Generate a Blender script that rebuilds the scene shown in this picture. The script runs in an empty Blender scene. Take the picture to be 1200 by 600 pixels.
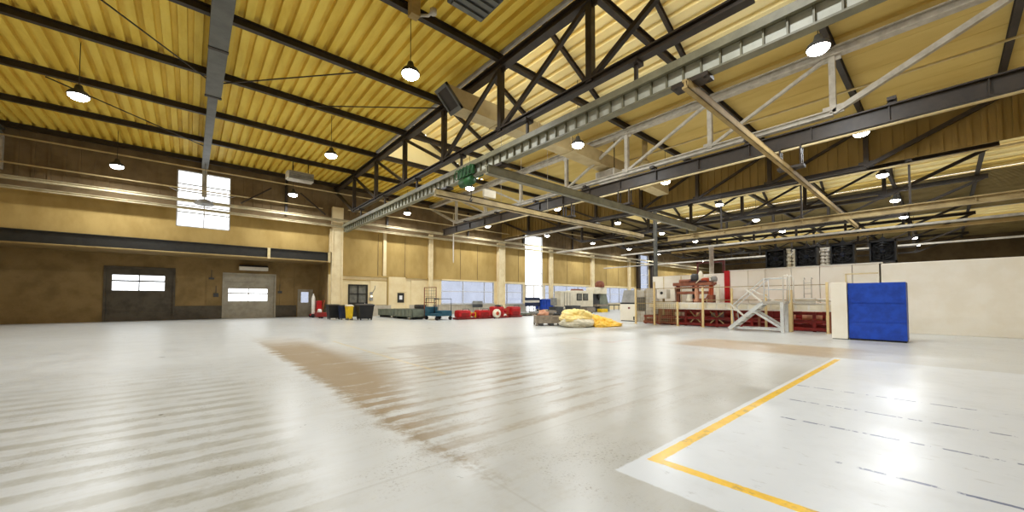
import bpy, bmesh, math, random
from mathutils import Vector, Matrix, noise

random.seed(7)
S = bpy.context.scene
COL = S.collection

# ------------------------------------------------------------------ camera
EYE = 1.5
F_PX, PITCH, YAW = 437.6, math.atan(14.7 / 437.6), math.radians(40.74)
cd = bpy.data.cameras.new('camera')
cd.sensor_fit = 'HORIZONTAL'
cd.sensor_width = 36.0
cd.lens = F_PX / 1200 * 36.0
cd.shift_y = 37 / 1200
cd.clip_end = 400
cam = bpy.data.objects.new('camera', cd)
COL.objects.link(cam)
cam.location = (0, 0, EYE)
cam.rotation_euler = (math.pi / 2 + PITCH, 0, -YAW)
S.camera = cam

# ------------------------------------------------------------------ colour management, world
S.view_settings.view_transform = 'Standard'
S.view_settings.look = 'None'
S.view_settings.gamma = 1
S.view_settings.use_curve_mapping = False
S.view_settings.exposure = 0.0
S.cycles.use_denoising = True
S.cycles.max_bounces = 8
S.cycles.diffuse_bounces = 5
S.cycles.transparent_max_bounces = 12
S.cycles.sample_clamp_indirect = 6
S.cycles.caustics_reflective = False
S.cycles.caustics_refractive = False

SKY_STRENGTH = 5.5
W = bpy.data.worlds.new('overcast_sky')
S.world = W
W.use_nodes = True
bg = W.node_tree.nodes['Background']
bg.inputs['Color'].default_value = (0.93, 0.97, 1.0, 1)
bg.inputs['Strength'].default_value = SKY_STRENGTH

LAMP_W = 330.0
LAMP_COL = (0.93, 0.97, 1.0)


# ------------------------------------------------------------------ materials
def srgb(r, g, b):
    f = lambda c: (c / 255 / 12.92) if c / 255 <= 0.04045 else ((c / 255 + 0.055) / 1.055) ** 2.4
    return (f(r), f(g), f(b), 1)


class NT:
    """small node tree helper"""
    def __init__(self, name):
        self.m = bpy.data.materials.new(name)
        self.m.use_nodes = True
        self.t = self.m.node_tree
        self.b = self.t.nodes['Principled BSDF']

    def n(self, typ, **kw):
        n = self.t.nodes.new(typ)
        for k, v in kw.items():
            setattr(n, k, v)
        return n

    def link(self, a, b):
        self.t.links.new(a, b)

    def math(self, op, a, b=None, c=None, clamp=False):
        n = self.n('ShaderNodeMath', operation=op)
        n.use_clamp = clamp
        for i, v in enumerate((a, b, c)):
            if v is None:
                continue
            if isinstance(v, (int, float)):
                n.inputs[i].default_value = v
            else:
                self.link(v, n.inputs[i])
        return n.outputs[0]

    def step(self, v, a, b):
        n = self.n('ShaderNodeMapRange')
        n.interpolation_type = 'SMOOTHSTEP'
        self.link(v, n.inputs['Value'])
        n.inputs['From Min'].default_value = a
        n.inputs['From Max'].default_value = b
        return n.outputs[0]

    def mix(self, f, a, b, mode='MIX'):
        n = self.n('ShaderNodeMix', data_type='RGBA', blend_type=mode)
        for s, v in ((n.inputs[0], f), (n.inputs[6], a), (n.inputs[7], b)):
            if isinstance(v, (int, float)):
                s.default_value = v
            elif isinstance(v, tuple):
                s.default_value = v
            else:
                self.link(v, s)
        return n.outputs[2]

    def noise(self, vec, scale, detail=4, rough=0.55, dist=0.0):
        n = self.n('ShaderNodeTexNoise')
        n.inputs['Scale'].default_value = scale
        n.inputs['Detail'].default_value = detail
        n.inputs['Roughness'].default_value = rough
        n.inputs['Distortion'].default_value = dist
        self.link(vec, n.inputs['Vector'])
        return n.outputs['Fac']

    def mapping(self, vec, scale=(1, 1, 1), loc=(0, 0, 0)):
        n = self.n('ShaderNodeMapping')
        n.inputs['Scale'].default_value = scale
        n.inputs['Location'].default_value = loc
        self.link(vec, n.inputs['Vector'])
        return n.outputs[0]


def paint(name, c1, c2=None, rough=0.55, metal=0.0, scale=3.0, spec=0.4, bump=0.0, stretch=(1, 1, 1)):
    k = NT(name)
    tc = k.n('ShaderNodeTexCoord').outputs['Object']
    v = k.mapping(tc, stretch)
    c1 = srgb(*c1)
    c2 = srgb(*c2) if c2 else tuple(x * 0.8 for x in c1[:3]) + (1,)
    f = k.step(k.noise(v, scale, 5, 0.6), 0.35, 0.7)
    k.link(k.mix(f, c1, c2), k.b.inputs['Base Color'])
    k.b.inputs['Roughness'].default_value = rough
    k.b.inputs['Metallic'].default_value = metal
    k.b.inputs['Specular IOR Level'].default_value = spec
    if bump:
        bn = k.n('ShaderNodeBump')
        bn.inputs['Strength'].default_value = bump
        k.link(k.noise(v, scale * 6, 4), bn.inputs['Height'])
        k.link(bn.outputs[0], k.b.inputs['Normal'])
    return k.m


def emit(name, col, strength):
    k = NT(name)
    k.b.inputs['Base Color'].default_value = (0, 0, 0, 1)
    k.b.inputs['Emission Color'].default_value = col
    k.b.inputs['Emission Strength'].default_value = strength
    return k.m


def pane_mat(name, tint, gloss=0.08):
    k = NT(name)
    t = k.n('ShaderNodeBsdfTransparent')
    g = k.n('ShaderNodeBsdfGlossy')
    g.inputs['Roughness'].default_value = 0.08
    tc = k.n('ShaderNodeTexCoord').outputs['Object']
    f = k.step(k.noise(k.mapping(tc, (1, 1, 0.5)), 0.9, 3), 0.3, 0.75)
    t2 = tuple(x * 0.93 for x in tint[:3]) + (1,)
    k.link(k.mix(f, tint, t2), t.inputs['Color'])
    m = k.n('ShaderNodeMixShader')
    m.inputs[0].default_value = gloss
    k.link(t.outputs[0], m.inputs[1])
    k.link(g.outputs[0], m.inputs[2])
    k.link(m.outputs[0], k.t.nodes['Material Output'].inputs['Surface'])
    return k.m


def floor_material():
    k = NT('worn painted concrete')
    tc = k.n('ShaderNodeTexCoord').outputs['Object']
    sp = k.n('ShaderNodeSeparateXYZ')
    k.link(tc, sp.inputs[0])
    big = k.noise(tc, 0.22, 4, 0.6)
    mid = k.noise(tc, 1.3, 5, 0.62)
    fine = k.noise(tc, 9, 5, 0.7)
    grit = k.noise(tc, 34, 3, 0.7)
    streak = k.noise(k.mapping(tc, (0.5, 2.6, 1)), 1.0, 5, 0.65)
    wob = k.math('MULTIPLY_ADD', mid, 0.34, -0.17)
    wobf = k.math('MULTIPLY_ADD', fine, 0.10, -0.05)
    x = k.math('ADD', k.math('ADD', sp.outputs[0], wob), wobf)
    y = k.math('ADD', k.math('ADD', sp.outputs[1], k.math('MULTIPLY', wob, 0.45)), wobf)
    xs, ys = sp.outputs[0], sp.outputs[1]
    AND = lambda *a: a[0] if len(a) == 1 else k.math('MULTIPLY', a[0], AND(*a[1:]))
    rng = lambda v, a, b, e: AND(k.step(v, a - e, a + e), k.math('SUBTRACT', 1.0, k.step(v, b - e, b + e)))
    inv = lambda v: k.math('SUBTRACT', 1.0, v)
    col = k.mix(k.step(big, 0.3, 0.7), srgb(198, 200, 198), srgb(189, 190, 185))
    dirt = k.noise(k.mapping(tc, (1.0, 1.0, 1)), 3.2, 8, 0.72)
    col = k.mix(k.math('MULTIPLY', k.step(dirt, 0.46, 0.72), 0.42), col, srgb(168, 162, 144))
    smear = k.noise(k.mapping(tc, (0.35, 5.0, 1)), 1.6, 6, 0.7)
    col = k.mix(k.math('MULTIPLY', k.step(smear, 0.48, 0.70), 0.30), col, srgb(172, 167, 150))
    far_sheen = k.math('MAXIMUM', k.step(y, 9.5, 13.5), k.step(x, 8.5, 11.0))
    col = k.mix(k.math('MULTIPLY', far_sheen, 0.6), col, srgb(212, 214, 212))  # glancing sheen of the distant floor, painted in as a lighter colour
    grey = AND(k.step(x, 2.0, 3.2), inv(k.step(x, 9.0, 11.0)), inv(k.step(y, 3.4, 5.0)))
    col = k.mix(k.math('MULTIPLY', grey, 0.55), col, srgb(180, 177, 164))
    # lanes of wear across the hall (they run along X)
    wave = k.math('SINE', k.math('MULTIPLY', y, 2 * math.pi / 0.41))
    lane = k.step(wave, -0.25, 0.55)
    left = AND(lane, inv(k.step(x, 0.35, 1.25)), inv(k.step(y, 6.0, 12.0)), k.step(k.math('MULTIPLY_ADD', dirt, 0.5, k.math('MULTIPLY', streak, 0.5)), 0.34, 0.56))
    col = k.mix(k.math('MULTIPLY', left, 0.92), col, srgb(160, 157, 142))
    clean = AND(rng(x, 0.9, 1.85, 0.25), inv(k.step(y, 6.0, 9.0)))
    col = k.mix(k.math('MULTIPLY', clean, 0.45), col, srgb(208, 210, 208))
    right = AND(lane, rng(x, 2.9, 7.2, 1.6), rng(y, 2.6, 9.5, 1.2), k.step(k.math('MULTIPLY_ADD', dirt, 0.5, k.math('MULTIPLY', streak, 0.6)), 0.46, 0.66))
    col = k.mix(k.math('MULTIPLY', right, 0.8), col, srgb(160, 151, 132))
    haze = AND(rng(x, 2.6, 8.0, 1.2), rng(y, 2.2, 9.0, 1.2))
    col = k.mix(k.math('MULTIPLY', haze, 0.35), col, srgb(184, 180, 168))
    # long brown wheel track
    taper = k.math('MULTIPLY_ADD', k.step(ys, 3.0, 9.0), 1.15, 2.02)
    trk_r = k.math('SUBTRACT', x, taper)
    edge_w = k.math('ADD', x, k.math('ADD', k.math('MULTIPLY_ADD', dirt, 0.5, -0.25), k.math('MULTIPLY_ADD', streak, 0.5, -0.25)))
    track = AND(k.step(edge_w, 1.70, 2.0), inv(k.step(trk_r, -0.35, 0.7)), k.step(y, 2.2, 4.0), inv(k.step(k.math('ADD', y, k.math('MULTIPLY', streak, 4.0)), 15.0, 21.0)))
    thin = k.math('ADD', k.step(y, 4.5, 8.0), k.math('MULTIPLY', lane, 0.7), clamp=True)
    dens = k.step(k.math('ADD', k.math('MULTIPLY_ADD', dirt, 0.45, k.math('MULTIPLY', streak, 0.7)), k.math('MULTIPLY', thin, 0.22)), 0.50, 0.74)
    col = k.mix(k.math('MULTIPLY', AND(track, dens), 0.93), col, srgb(143, 119, 78))
    edge = AND(rng(x, 1.84, 2.02, 0.05), rng(y, 2.6, 9.0, 0.6), k.step(fine, 0.42, 0.62))
    col = k.mix(k.math('MULTIPLY', edge, 0.7), col, srgb(132, 112, 74))
    fing = AND(lane, rng(x, 2.0, 6.0, 0.9), rng(y, 3.2, 10.5, 0.8), k.step(k.math('MULTIPLY_ADD', fine, 0.3, k.math('MULTIPLY', streak, 0.8)), 0.48, 0.68))
    col = k.mix(k.math('MULTIPLY', fing, 0.8), col, srgb(148, 128, 92))
    # patches
    pat = AND(rng(x, 4.7, 6.9, 0.12), rng(y, 7.5, 11.6, 0.12), k.step(mid, 0.34, 0.55))
    col = k.mix(k.math('MULTIPLY', pat, 0.55), col, srgb(158, 150, 140))
    pat = AND(rng(x, 12.6, 15.4, 0.35), rng(y, 1.8, 6.2, 0.5))
    col = k.mix(k.math('MULTIPLY', pat, 0.8), col, srgb(176, 150, 112))
    pat = AND(rng(x, 8.5, 11.4, 0.25), rng(y, 2.6, 7.2, 0.25))
    col = k.mix(k.math('MULTIPLY', pat, 0.45), col, srgb(212, 213, 210))
    # thin joints and old lines
    joint = k.math('ADD', rng(xs, 1.93, 1.95, 0.012), rng(xs, 8.02, 8.05, 0.02), clamp=True)
    joint = k.math('ADD', joint, rng(ys, 3.05, 3.08, 0.012), clamp=True)
    joint = k.math('ADD', joint, rng(ys, 11.8, 11.83, 0.03), clamp=True)
    col = k.mix(k.math('MULTIPLY', joint, 0.22), col, srgb(150, 140, 120))
    oldy = AND(rng(xs, 3.93, 4.03, 0.02), rng(ys, 6.7, 14.6, 0.05), k.step(fine, 0.40, 0.55))
    col = k.mix(k.math('MULTIPLY', oldy, 0.65), col, srgb(214, 190, 120))
    oldr = AND(k.math('ADD', rng(xs, 11.4, 11.5, 0.03), rng(ys, 7.8, 7.88, 0.03), clamp=True),
               rng(xs, 11.3, 12.9, 0.1), rng(ys, 7.7, 9.8, 0.1))
    col = k.mix(k.math('MULTIPLY', oldr, 0.6), col, srgb(190, 130, 110))
    # specks
    area = k.step(k.noise(tc, 0.7, 4, 0.6), 0.44, 0.60)
    sp2 = AND(k.step(grit, 0.55, 0.64), k.step(dirt, 0.40, 0.56), area)
    col = k.mix(k.math('MULTIPLY', sp2, 0.75), col, srgb(122, 113, 95))
    chips = k.step(k.noise(tc, 60, 2, 0.5), 0.66, 0.72)
    col = k.mix(k.math('MULTIPLY', AND(chips, area), 0.55), col, srgb(124, 118, 104))
    # white painted bay
    xe = k.math('ADD', xs, k.math('MULTIPLY', wobf, 0.4))
    ye = k.math('ADD', ys, k.math('MULTIPLY', wobf, 0.4))
    zone = AND(k.step(xe, 2.86, 2.89), inv(k.step(ye, 1.93, 1.96)), inv(k.step(xe, 12.7, 12.9)))
    white = k.mix(k.step(mid, 0.45, 0.8), srgb(221, 226, 230), srgb(210, 214, 216))
    wear = AND(k.step(k.noise(k.mapping(tc, (3, 1, 1)), 3.5, 5, 0.7), 0.60, 0.70))
    white = k.mix(k.math('MULTIPLY', wear, 0.6), white, srgb(176, 178, 176))
    col = k.mix(zone, col, white)
    # yellow bay lines, worn through in places
    ln = k.math('ADD', AND(rng(xe, 3.30, 3.41, 0.006), inv(k.step(ys, 1.86, 1.88))),
                AND(rng(ye, 1.77, 1.88, 0.006), k.step(xs, 3.29, 3.31), inv(k.step(xs, 12.4, 12.5))), clamp=True)
    keep = k.step(k.noise(k.mapping(tc, (2.2, 2.2, 1)), 2.2, 6, 0.72), 0.38, 0.47)
    ycol = k.mix(k.step(fine, 0.4, 0.7), srgb(252, 204, 0), srgb(236, 186, 4))
    wornc = k.mix(0.5, ycol, srgb(170, 140, 60))
    col = k.mix(ln, col, k.mix(keep, wornc, ycol))
    # blue bay ticks
    tk = None
    for c, y0, y1 in ((5.79, -1.0, 1.42), (6.91, -1.5, 1.6), (8.15, -1.5, 1.75), (4.57, -0.5, 0.7)):
        a = AND(rng(xe, c - 0.022, c + 0.022, 0.006), rng(ys, y0, y1, 0.02))
        tk = a if tk is None else k.math('ADD', tk, a, clamp=True)
    tk = AND(tk, k.step(k.noise(k.mapping(tc, (1, 3, 1)), 2.3, 4, 0.6), 0.44, 0.52))
    col = k.mix(k.math('MULTIPLY', tk, 0.9), col, srgb(92, 104, 140))
    k.link(col, k.b.inputs['Base Color'])
    r = k.math('MULTIPLY_ADD', mid, 0.25, 0.20)
    r = k.math('MULTIPLY_ADD', AND(track, dens), 0.3, r)
    k.link(r, k.b.inputs['Roughness'])
    k.b.inputs['Specular IOR Level'].default_value = 0.55
    bn = k.n('ShaderNodeBump')
    bn.inputs['Strength'].default_value = 0.06
    bn.inputs['Distance'].default_value = 0.02
    k.link(fine, bn.inputs['Height'])
    k.link(bn.outputs[0], k.b.inputs['Normal'])
    return k.m


def grid_mesh_mat(name, col, pitch=0.06):
    """welded wire panel: thin wires, open between"""
    k = NT(name)
    tc = k.n('ShaderNodeTexCoord').outputs['Object']
    sp = k.n('ShaderNodeSeparateXYZ')
    k.link(tc, sp.inputs[0])
    a = k.math('LESS_THAN', k.math('FRACT', k.math('MULTIPLY', sp.outputs[1], 1 / pitch)), 0.10)
    b = k.math('LESS_THAN', k.math('FRACT', k.math('MULTIPLY', sp.outputs[2], 1 / pitch)), 0.10)
    k.link(k.math('MAXIMUM', a, b), k.b.inputs['Alpha'])
    k.b.inputs['Base Color'].default_value = srgb(*col)
    return k.m


M = {}
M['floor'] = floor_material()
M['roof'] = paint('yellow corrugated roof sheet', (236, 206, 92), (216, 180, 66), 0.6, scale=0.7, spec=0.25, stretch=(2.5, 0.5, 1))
M['roof_pale'] = paint('pale cream roof sheet', (252, 236, 180), (246, 226, 164), 0.6, scale=0.5, spec=0.25, stretch=(1.5, 0.4, 1))
M['roof_tan'] = paint('tan roof panel', (222, 196, 120), (208, 178, 98), 0.65, scale=0.6, spec=0.2, stretch=(1, 0.3, 1))
M['dark'] = paint('dark brown steel', (58, 48, 38), (44, 36, 28), 0.5, scale=2, spec=0.4)
M['greysteel'] = paint('grey blue steel', (104, 104, 98), (88, 88, 82), 0.5, scale=2)
M['palesteel'] = paint('pale grey steel', (196, 190, 178), (170, 162, 148), 0.5, scale=3)
M['runway'] = paint('olive grey runway steel', (128, 124, 100), (108, 104, 82), 0.5, scale=2)
M['runweb'] = paint('pale runway web', (196, 196, 180), (178, 178, 162), 0.5, scale=2)
M['yellowsteel'] = paint('ochre crane girder', (170, 146, 96), (150, 126, 78), 0.8, scale=2)
M['tansteel'] = paint('tan crane girder', (176, 156, 110), (150, 130, 90), 0.5, scale=2)
M['wall_up'] = paint('ochre wall panel', (182, 154, 94), (164, 136, 78), 0.7, scale=0.8, spec=0.2, stretch=(1, 1, 0.5))
M['wall_top'] = paint('brown profiled wall sheet', (128, 108, 78), (108, 90, 62), 0.7, scale=1.0, spec=0.2)
M['wall_low'] = paint('cream wall paint', (234, 216, 172), (224, 202, 154), 0.6, scale=0.8, spec=0.3)
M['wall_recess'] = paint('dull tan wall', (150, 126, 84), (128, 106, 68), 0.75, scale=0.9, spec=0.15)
M['dockgrey'] = paint('dull sectional door', (176, 168, 150), (156, 148, 130), 0.5, scale=2)
M['plinth'] = paint('grey profiled plinth', (196, 188, 170), (180, 170, 152), 0.6, scale=2)
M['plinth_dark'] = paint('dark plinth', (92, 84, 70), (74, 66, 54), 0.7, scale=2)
M['column'] = paint('cream column paint', (236, 220, 180), (224, 204, 160), 0.55, scale=1.5)
M['upstand'] = paint('olive brown cladding', (156, 130, 76), (136, 112, 60), 0.7, scale=0.8, spec=0.2, stretch=(1, 1, 0.3))
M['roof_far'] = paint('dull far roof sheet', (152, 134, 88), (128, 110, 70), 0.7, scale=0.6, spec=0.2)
M['darkwall'] = paint('dark far wall', (112, 94, 66), (88, 72, 50), 0.75, scale=0.4, spec=0.15)
M['frame'] = paint('pale window frame', (206, 206, 206), (190, 190, 192), 0.4)
M['blackframe'] = paint('black frame', (44, 42, 36), (34, 32, 28), 0.4)
M['pane_up'] = pane_mat('clear pane', (0.78, 0.78, 0.78, 1))
M['pane_low'] = pane_mat('frosted pane', (0.375, 0.385, 0.42, 1))
M['pane_roof'] = pane_mat('roof glazing', (0.9, 0.9, 0.88, 1), 0.04)
M['pane_dark'] = paint('dark pane', (118, 118, 110), (96, 96, 90), 0.12, spec=0.6)
M['white'] = paint('white enamel', (236, 232, 222), (222, 216, 204), 0.4, scale=2)
M['warmwhite'] = paint('warm white panel', (252, 246, 232), (246, 238, 220), 0.5, scale=1.2)
M['beige'] = paint('beige machine paint', (236, 228, 206), (222, 212, 186), 0.45, scale=2)
M['grey'] = paint('grey paint', (150, 148, 142), (128, 126, 120), 0.5, scale=2)
M['darkgrey'] = paint('dark grey paint', (70, 70, 70), (54, 54, 54), 0.5, scale=2)
M['black'] = paint('black plastic', (26, 26, 28), (18, 18, 20), 0.45, scale=3)
M['red'] = paint('red machine paint', (196, 26, 30), (166, 18, 24), 0.4, scale=2)
M['maroon'] = paint('maroon steel', (92, 34, 30), (70, 26, 22), 0.5, scale=2)
M['darkred'] = paint('dark red steel', (142, 34, 28), (104, 24, 20), 0.5, scale=1.6)
M['rust'] = paint('rust brown steel', (150, 92, 66), (120, 66, 46), 0.6, scale=3)
M['orange'] = paint('orange red paint', (204, 92, 52), (180, 74, 42), 0.5, scale=3)
M['yellow'] = paint('yellow plastic', (240, 200, 30), (224, 182, 24), 0.45, scale=3)
M['postyellow'] = paint('pale yellow post', (240, 216, 160), (228, 200, 142), 0.5, scale=3)
M['blue'] = paint('blue container paint', (34, 80, 196), (26, 64, 164), 0.45, scale=3)
M['navy'] = paint('navy plastic', (30, 42, 74), (24, 34, 60), 0.45, scale=3)
M['teal'] = paint('teal blue paint', (44, 92, 110), (34, 74, 92), 0.5, scale=3)
M['greengrey'] = paint('green grey paint', (126, 132, 116), (106, 112, 98), 0.55, scale=2)
M['green'] = paint('dark green', (40, 92, 44), (26, 66, 30), 0.5, scale=4)
M['alu'] = paint('bare aluminium', (226, 228, 226), (204, 206, 206), 0.4, metal=0.15, scale=4)
M['duct'] = paint('tan sheet duct', (206, 188, 144), (190, 170, 126), 0.6, scale=1.5)
M['crate'] = paint('weathered grey crate', (158, 146, 130), (130, 118, 104), 0.75, scale=5)
M['bag'] = paint('white woven bag', (236, 228, 204), (216, 208, 184), 0.6, scale=6, bump=0.2)
M['bagyellow'] = paint('pale yellow sheet', (250, 220, 130), (250, 230, 166), 0.5, scale=3, bump=0.2)
M['sheetyellow'] = paint('yellow plastic sheet', (250, 196, 60), (252, 210, 100), 0.45, scale=4, bump=0.2)
M['pipe'] = paint('pale pipe', (222, 204, 158), (204, 184, 136), 0.45, scale=2)
M['gutter'] = paint('pale grey rail', (196, 184, 150), (170, 156, 122), 0.5, scale=2)
M['lens'] = emit('lit lamp lens', (1, 0.96, 0.9, 1), 40)
M['smalllens'] = emit('lit wall lamp', (1, 0.93, 0.8, 1), 1.6)
M['mesh'] = grid_mesh_mat('wire mesh', (206, 196, 168))
M['salmon'] = paint('salmon scrap', (214, 160, 128), (190, 130, 100), 0.6, scale=6)
M['paper'] = paint('white paper', (240, 240, 240), (230, 230, 230), 0.7)


# ------------------------------------------------------------------ mesh building
class MB:
    def __init__(self):
        self.bm = bmesh.new()

    def _xf(self, vs, faces):
        bv = [self.bm.verts.new(v) for v in vs]
        out = []
        for f in faces:
            try:
                out.append(self.bm.faces.new([bv[i] for i in f]))
            except ValueError:
                pass
        return bv, out

    def box(self, x0, x1, y0, y1, z0, z1, bev=0.0):
        x0, x1 = min(x0, x1), max(x0, x1)
        y0, y1 = min(y0, y1), max(y0, y1)
        z0, z1 = min(z0, z1), max(z0, z1)
        vs = [(x, y, z) for z in (z0, z1) for y in (y0, y1) for x in (x0, x1)]
        fs = [(0, 2, 3, 1), (4, 5, 7, 6), (0, 1, 5, 4), (2, 6, 7, 3), (0, 4, 6, 2), (1, 3, 7, 5)]
        bv, bf = self._xf(vs, fs)
        if bev > 0:
            es = list({e for f in bf for e in f.edges})
            bmesh.ops.bevel(self.bm, geom=es, offset=bev, segments=2, profile=0.6, affect='EDGES')
        return self

    def bar(self, a, b, w, h, up=(0, 0, 1)):
        """rectangular bar between two points"""
        a, b = Vector(a), Vector(b)
        d = (b - a).normalized()
        u = Vector(up)
        if abs(d.dot(u)) > 0.98:
            u = Vector((1, 0, 0))
        s = d.cross(u).normalized() * (w / 2)
        t = s.cross(d).normalized() * (h / 2)
        vs = [p + i * s + j * t for p in (a, b) for j in (-1, 1) for i in (-1, 1)]
        self._xf(vs, [(0, 2, 3, 1), (4, 5, 7, 6), (0, 1, 5, 4), (2, 6, 7, 3), (0, 4, 6, 2), (1, 3, 7, 5)])
        return self

    def ibeam(self, a, b, w, h, t=0.03, up=(0, 0, 1)):
        """I section between two points, web along up"""
        a, b, u = Vector(a), Vector(b), Vector(up)
        d = (b - a).normalized()
        if abs(d.dot(u)) > 0.98:
            u = Vector((1, 0, 0))
        s = d.cross(u).normalized()
        n = s.cross(d).normalized()
        self.bar(a + n * (h / 2 - t / 2), b + n * (h / 2 - t / 2), w, t, n)
        self.bar(a - n * (h / 2 - t / 2), b - n * (h / 2 - t / 2), w, t, n)
        self.bar(a, b, t, h - 2 * t, n)
        return self

    def tube(self, pts, r, seg=10, caps=True):
        pts = [Vector(p) for p in pts]
        rings = []
        for i, p in enumerate(pts):
            d = (pts[min(i + 1, len(pts) - 1)] - pts[max(i - 1, 0)]).normalized()
            u = Vector((0, 0, 1)) if abs(d.z) < 0.9 else Vector((1, 0, 0))
            s = d.cross(u).normalized()
            t = s.cross(d)
            rr = r[i] if isinstance(r, (list, tuple)) else r
            rings.append([self.bm.verts.new(p + (s * math.cos(q) + t * math.sin(q)) * rr)
                          for q in (2 * math.pi * j / seg for j in range(seg))])
        for A, B in zip(rings, rings[1:]):
            for j in range(seg):
                f = self.bm.faces.new((A[j], A[(j + 1) % seg], B[(j + 1) % seg], B[j]))
                f.smooth = True
        if caps:
            self.bm.faces.new(rings[0])
            self.bm.faces.new(rings[-1])
        return self

    def lathe(self, c, prof, seg=20, axis='z'):
        """surface of revolution; prof is [(r, h)] along the axis from c"""
        c = Vector(c)
        rings = []
        for r, h in prof:
            ring = []
            for j in range(seg):
                q = 2 * math.pi * j / seg
                v = {'z': (r * math.cos(q), r * math.sin(q), h),
                     'x': (h, r * math.cos(q), r * math.sin(q)),
                     'y': (r * math.cos(q), h, r * math.sin(q))}[axis]
                ring.append(self.bm.verts.new(c + Vector(v)))
            rings.append(ring)
        for A, B in zip(rings, rings[1:]):
            for j in range(seg):
                f = self.bm.faces.new((A[j], A[(j + 1) % seg], B[(j + 1) % seg], B[j]))
                f.smooth = True
        self.bm.faces.new(rings[0])
        self.bm.faces.new(rings[-1])
        return self

    def prism(self, poly, axis, a, b):
        """polygon extruded along an axis; poly in the two other axes in order"""
        def pt(u, v, w):
            return {'x': (w, u, v), 'y': (u, w, v), 'z': (u, v, w)}[axis]
        n = len(poly)
        vs = [pt(u, v, a) for u, v in poly] + [pt(u, v, b) for u, v in poly]
        fs = [tuple(range(n))[::-1], tuple(range(n, 2 * n))]
        fs += [(i, (i + 1) % n, n + (i + 1) % n, n + i) for i in range(n)]
        self._xf(vs, fs)
        return self

    def build(self, name, mat, parent=None):
        bmesh.ops.recalc_face_normals(self.bm, faces=self.bm.faces)
        me = bpy.data.meshes.new(name)
        org = Vector((0, 0, 0))
        self.bm.to_mesh(me)
        self.bm.free()
        me.materials.append(M[mat] if isinstance(mat, str) else mat)
        o = bpy.data.objects.new(name, me)
        COL.objects.link(o)
        if parent:
            o.parent = parent
            o.matrix_parent_inverse = Matrix.Translation(-parent.location) if parent.location.length else Matrix()
        return o


def tag(o, label, cat, group=None, kind=None):
    o['label'] = label
    o['category'] = cat
    if group:
        o['group'] = group
    if kind:
        o['kind'] = kind
    return o


def thing(name, label, cat, loc=(0, 0, 0), group=None):
    o = bpy.data.objects.new(name, None)
    o.empty_display_size = 0.2
    o.location = loc
    COL.objects.link(o)
    return tag(o, label, cat, group)


def struct(name, mb, mat, label=None, parent=None):
    o = mb.build(name, mat, parent)
    if not parent:
        o['kind'] = 'structure'
        if label:
            o['label'] = label
    return o


def dup(root, loc, label, group=None):
    r = root.copy()
    COL.objects.link(r)
    r.location = loc
    r['label'] = label
    if group:
        r['group'] = group
    for ch in list(root.children):
        c = ch.copy()
        COL.objects.link(c)
        c.parent = r
        for g in list(ch.children):
            d = g.copy()
            COL.objects.link(d)
            d.parent = c
    return r


ORD = ['first', 'second', 'third', 'fourth', 'fifth', 'sixth', 'seventh', 'eighth', 'ninth', 'tenth', 'eleventh', 'twelfth']

# ------------------------------------------------------------------ main dimensions of the hall
YB, YR, YF = 35.0, 38.2, -8.0         # back wall, back of the dock recess, front wall
XL, XR = -12.0, 92.0
ZR = 11.6                             # underside of the flat roof sheets
NODES = [2.67 + 4.53 * i for i in range(8)]    # truss nodes and purlins along Y
TX = [0.6, 9.5, 18.8, 28.1, 37.4, 46.7, 56.0, 65.3, 74.6, 83.9]
TEETH = [(9.5, 17.0), (37.4, 44.9), (65.3, 72.8)]   # sloped north light bays
TOOTH_TOP, TOOTH_END, TOOTH_LOW = 15.7, 25.3, 11.8

# ------------------------------------------------------------------ floor, walls
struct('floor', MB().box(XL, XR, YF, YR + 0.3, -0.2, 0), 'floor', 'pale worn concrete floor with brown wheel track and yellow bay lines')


def wall_y(name, y0, y1, x0, x1, z0, z1, holes, mat, label=None):
    """wall slab across X with rectangular openings (x0, x1, z0, z1)"""
    mb = MB()
    xs = sorted({x0, x1, *[min(max(h[i], x0), x1) for h in holes for i in (0, 1)]})
    zs = sorted({z0, z1, *[min(max(h[i], z0), z1) for h in holes for i in (2, 3)]})
    for a, b in zip(xs, xs[1:]):
        run = None
        for c, d in zip(zs, zs[1:]):
            cx, cz = (a + b) / 2, (c + d) / 2
            solid = not any(h[0] < cx < h[1] and h[2] < cz < h[3] for h in holes)
            if solid:
                run = (run[0], d) if run else (c, d)
            if (not solid or d == zs[-1]) and run:
                mb.box(a, b, y0, y1, run[0], run[1])
                run = None
    return struct(name, mb, mat, label)


W_TOP = (-0.88, 2.15, 6.70, 10.72)
W_A = (20.2, 27.35, 1.09, 3.62)
W_B = (28.55, 32.0, 1.04, 3.53)
W_TALL = (32.35, 35.55, 0.02, 9.9)
W_C = (35.95, 45.5, 1.04, 3.50)
W_D = (46.3, 58.4, 1.04, 3.50)
W_TALL2 = (59.4, 62.8, 1.04, 9.5)
W_E = (64, 74, 1.04, 3.5)
RECESS = (-11.0, 9.1, 0, 4.8)
D_GLASS = (10.72, 12.47, 0, 2.93)
D_CREAM = (15.2, 16.35, 0, 2.42)
HOLES = [W_TOP, W_A, W_B, W_TALL, W_C, W_D, W_TALL2, W_E, RECESS, D_GLASS, D_CREAM]
wall_y('wall_back_lower', YB, YB + 0.3, XL, XR, 0, 3.75, HOLES, 'wall_low', 'cream painted lower band of the long back wall')
wall_y('wall_back_middle', YB, YB + 0.3, XL, XR, 3.75, 8.0, HOLES, 'wall_up', 'ochre panelled middle band of the long back wall')
wall_y('wall_back_upper', YB, YB + 0.3, XL, XR, 8.0, 12.2, HOLES, 'wall_top', 'brown top band of the long back wall under the roof')
mb = MB()
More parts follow.
